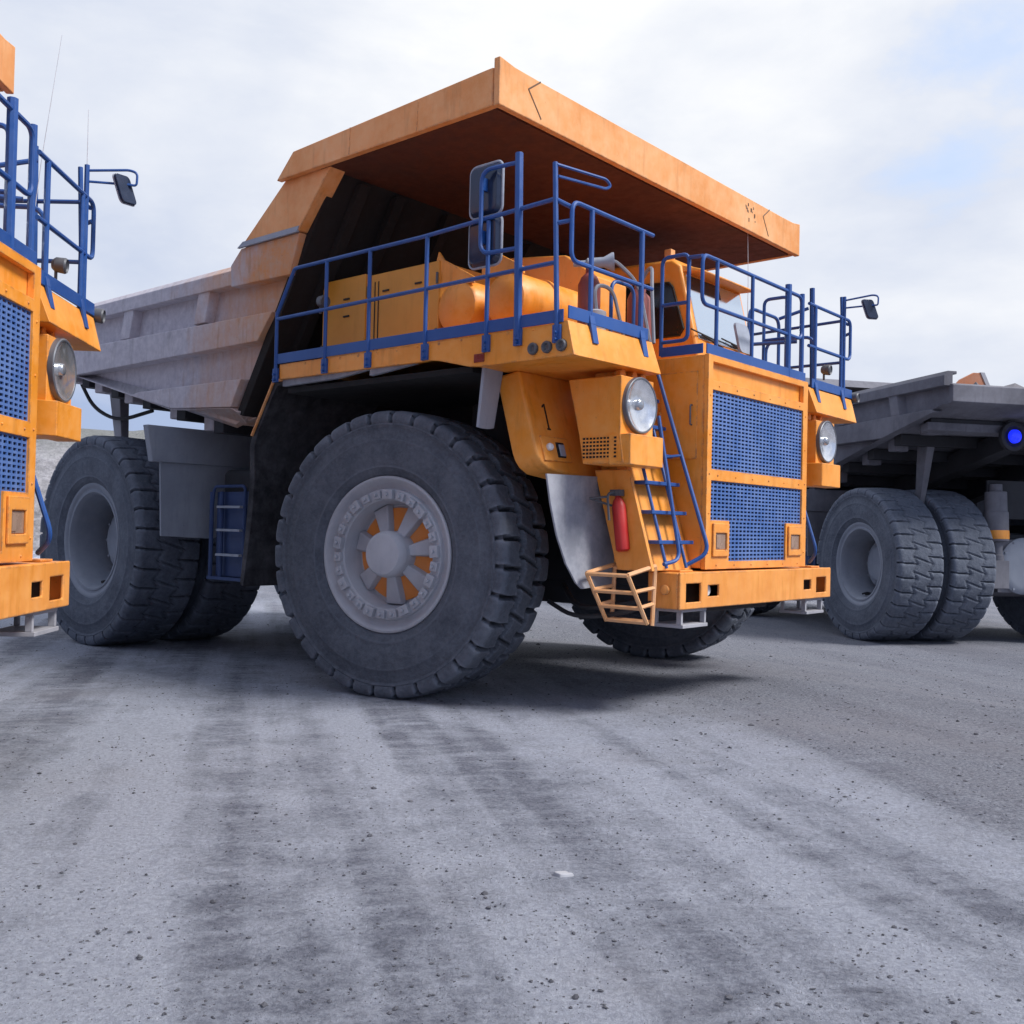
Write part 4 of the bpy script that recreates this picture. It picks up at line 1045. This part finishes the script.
    bump(nt, bs, h, 1., .12)
    return m
M['ground'] = ground_mat()
g = mb.build('ground', 'ground', None, smooth=180, recalc=False); tag(g, None, None, kind='structure')

# loose stones: uncountable
M['stone'] = paint('loose_stone', (.06, .062, .075), dust=(.17, .17, .20), amount=.5, rough=.95)
mb = MB(); rs = random.Random(5)
ico = [(0, 0, 1)]+[(math.cos(a)*.9, math.sin(a)*.9, .35) for a in (0, 1.26, 2.51, 3.77, 5.03)]+[(math.cos(a)*.85, math.sin(a)*.85, -.5) for a in (.6, 1.9, 3.1, 4.4, 5.6)]
for k in range(22000):
    d = 2.6+(rs.random()**1.7)*19; an = rs.uniform(-.62, .62)
    x, y = d*math.sin(an), d*math.cos(an)
    dens = noise.noise((x*.8, y*.6, 4))
    if dens < -.15 and rs.random() < .7: continue
    r = .0026+.0075*rs.random()**3.5+(.010 if rs.random() < .015 else 0)
    if x*.8+y*.42+noise.noise((x, y, 2)) > 5.0: r *= rs.uniform(1.1, 1.7)
    rot = rs.uniform(0, 6.28); c, s_ = math.cos(rot), math.sin(rot); sx, sy, sz = rs.uniform(.7, 1.6), rs.uniform(.6, 1.2), rs.uniform(.3, .75)
    z0 = gz(x, y)+.022*noise.noise((x*.55, y*.45, 1.))+.012*noise.noise((x*1.9, y*1.6, 5.))-.008
    vv = []
    for p in ico:
        q = [p[0]*sx*r*rs.uniform(.6, 1.35), p[1]*sy*r*rs.uniform(.6, 1.35), p[2]*sz*r*rs.uniform(.6, 1.3)]
        vv.append(mb.bm.verts.new((x+q[0]*c-q[1]*s_, y+q[0]*s_+q[1]*c, z0+q[2]+r*.15)))
    for i in range(5):
        j = (i+1) % 5
        mb.bm.faces.new([vv[0], vv[1+i], vv[1+j]]); mb.bm.faces.new([vv[1+i], vv[6+i], vv[1+j]]); mb.bm.faces.new([vv[1+j], vv[6+i], vv[6+j]])
st = mb.build('gravel', 'stone', None, smooth=10, recalc=False); tag(st, 'loose dark stones scattered over the dusty quarry ground', 'gravel', kind='stuff')

# one pale flat stone
mb = MB(); rs = random.Random(2)
o = [(math.cos(a)*(.055+rs.uniform(-.012, .012)), math.sin(a)*(.035+rs.uniform(-.008, .008))) for a in [i*.628 for i in range(10)]]
mb.loft([(x, y, -.01) for x, y in o], [(x*.8, y*.75, .022+.006*rs.random()) for x, y in o])
M['pale'] = plain('pale_stone', (.36, .365, .40), .9)
ps = mb.build('stone', 'pale', None, bevel=.005); ps.location = (.305, 5.24, .0)
tag(ps, 'small pale flat stone lying on the open ground before the middle truck', 'stone')

# far embankment round the yard
mb = MB(); rows = []
na, nr = 220, 14
for i in range(na+1):
    a = R(-150+300*i/na); row = []
    for j in range(nr+1):
        t = j/nr; d = 62+t*34
        prof = math.sin(min(1, t*1.35)*PI/2)
        hgt = (9.5+1.1*noise.noise((a*3, 1, 0))+.5*noise.noise((a*11, 2, 0)))*prof
        n_ = noise.noise((d*math.sin(a)*.12, d*math.cos(a)*.12, 3))*1.1+noise.noise((d*math.sin(a)*.5, d*math.cos(a)*.5, 3))*.5
        if 0 < j: hgt += n_*min(1, t*3)
        row.append(mb.bm.verts.new((d*math.sin(a), d*math.cos(a), hgt-.4)))
    rows.append(row)
for i in range(na):
    for j in range(nr): mb.bm.faces.new([rows[i][j], rows[i][j+1], rows[i+1][j+1], rows[i+1][j]])
def bank_mat():
    m, nt, bs = newmat('embankment_soil')
    v = objco(nt); n1 = noise_node(nt, v, .35, 8, .75); n2 = noise_node(nt, v, 1.6, 6, .75)
    f = math_n(nt, 'ADD', math_n(nt, 'MULTIPLY', n1, .5), math_n(nt, 'MULTIPLY', n2, .5))
    c = mix(nt, ramp(nt, f, .40, .60), (.16, .155, .165), (.42, .41, .44))
    sep = N(nt, 'ShaderNodeSeparateXYZ'); nt.links.new(v, sep.inputs[0])
    c = mix(nt, ramp(nt, math_n(nt, 'ADD', sep.outputs[2], ramp(nt, n1, .2, .8, -2, 2)), 6.2, 7.6, 0, .75), c, (.17, .18, .17))
    nt.links.new(c, bs.inputs['Base Color']); bs.inputs['Roughness'].default_value = 1
    bump(nt, bs, f, 1., .6); return m
M['bank'] = bank_mat()
b = mb.build('embankment', 'bank', None, smooth=180, recalc=False); tag(b, None, None, kind='structure')

# ------------------------------------------------------------------ sky and light
SUN_EL, SUN_AZ = 48., 112.     # azimuth clockwise from +Y (the view direction)
w = bpy.data.worlds.new('World'); scn.world = w; w.use_nodes = True
nt = w.node_tree; bg = nt.nodes['Background']
sky = N(nt, 'ShaderNodeTexSky'); sky.sky_type = 'NISHITA'; sky.sun_disc = False
sky.sun_elevation = R(SUN_EL); sky.sun_rotation = R(SUN_AZ); sky.air_density = 1.0; sky.dust_density = 1.5
tc = N(nt, 'ShaderNodeTexCoord'); V = tc.outputs['Generated']
mpn = N(nt, 'ShaderNodeMapping'); mpn.inputs['Scale'].default_value = (1, 1, 2.1); mpn.inputs['Location'].default_value = (.35, .1, -.05)
nt.links.new(V, mpn.inputs['Vector'])
def nz(scale, det, rough, dist=0.):
    n = N(nt, 'ShaderNodeTexNoise'); n.inputs['Scale'].default_value = scale; n.inputs['Detail'].default_value = det
    n.inputs['Roughness'].default_value = rough; n.inputs['Distortion'].default_value = dist
    nt.links.new(mpn.outputs['Vector'], n.inputs['Vector']); return n.outputs['Fac']
c1 = nz(1.9, 8, .55, .3); c2 = nz(4.0, 8, .55, .2)
cl = math_n(nt, 'ADD', math_n(nt, 'MULTIPLY', c1, .65), math_n(nt, 'MULTIPLY', c2, .35))
dot = N(nt, 'ShaderNodeVectorMath', operation='DOT_PRODUCT'); nt.links.new(V, dot.inputs[0])
lat = (.25, .50, .83); dot.inputs[1].default_value = lat           # brighter cloud towards the sun's side
glow = ramp(nt, dot.outputs['Value'], .35, .85, 0, 1)
shade = math_n(nt, 'ADD', math_n(nt, 'MULTIPLY', cl, 1.15), math_n(nt, 'MULTIPLY', glow, .46))
cloud = mix(nt, ramp(nt, shade, .60, 1.03), (3.8, 4.7, 6.8), (8.9, 9.0, 9.2))
cover = ramp(nt, cl, .32, .38, .70, 1)
skyb = N(nt, 'ShaderNodeVectorMath', operation='SCALE'); nt.links.new(sky.outputs[0], skyb.inputs[0]); skyb.inputs['Scale'].default_value = 2.9
fin = mix(nt, cover, skyb.outputs[0], cloud)
nt.links.new(fin, bg.inputs['Color']); bg.inputs['Strength'].default_value = .082

sun = bpy.data.lights.new('sun', 'SUN'); so = bpy.data.objects.new('sun', sun); col.objects.link(so)
sun.energy = 3.2; sun.angle = R(18); sun.color = (1, .965, .92)
d = Vector((math.sin(R(SUN_AZ))*math.cos(R(SUN_EL)), math.cos(R(SUN_AZ))*math.cos(R(SUN_EL)), math.sin(R(SUN_EL))))
so.rotation_euler = (-d).to_track_quat('-Z', 'Y').to_euler()

# ------------------------------------------------------------------ camera
cam = bpy.data.cameras.new('camera'); co = bpy.data.objects.new('camera', cam); col.objects.link(co)
roll, pit = R(1.2718), .0172
f = Vector((0, math.cos(pit), math.sin(pit))); u = Vector((0, -math.sin(pit), math.cos(pit))); x = Vector((1, 0, 0))
Rr = math.cos(roll)*x+math.sin(roll)*u; U = -math.sin(roll)*x+math.cos(roll)*u
co.matrix_world = Matrix(((Rr.x, U.x, -f.x, 0), (Rr.y, U.y, -f.y, 0), (Rr.z, U.z, -f.z, 1.7922), (0, 0, 0, 1)))
cam.sensor_width = 36; cam.lens = 1006.4/1024*36; cam.clip_start = .05; cam.clip_end = 4000
scn.camera = co
scn.view_settings.view_transform = 'Standard'; scn.view_settings.look = 'None'; scn.view_settings.exposure = .45; scn.view_settings.gamma = 1
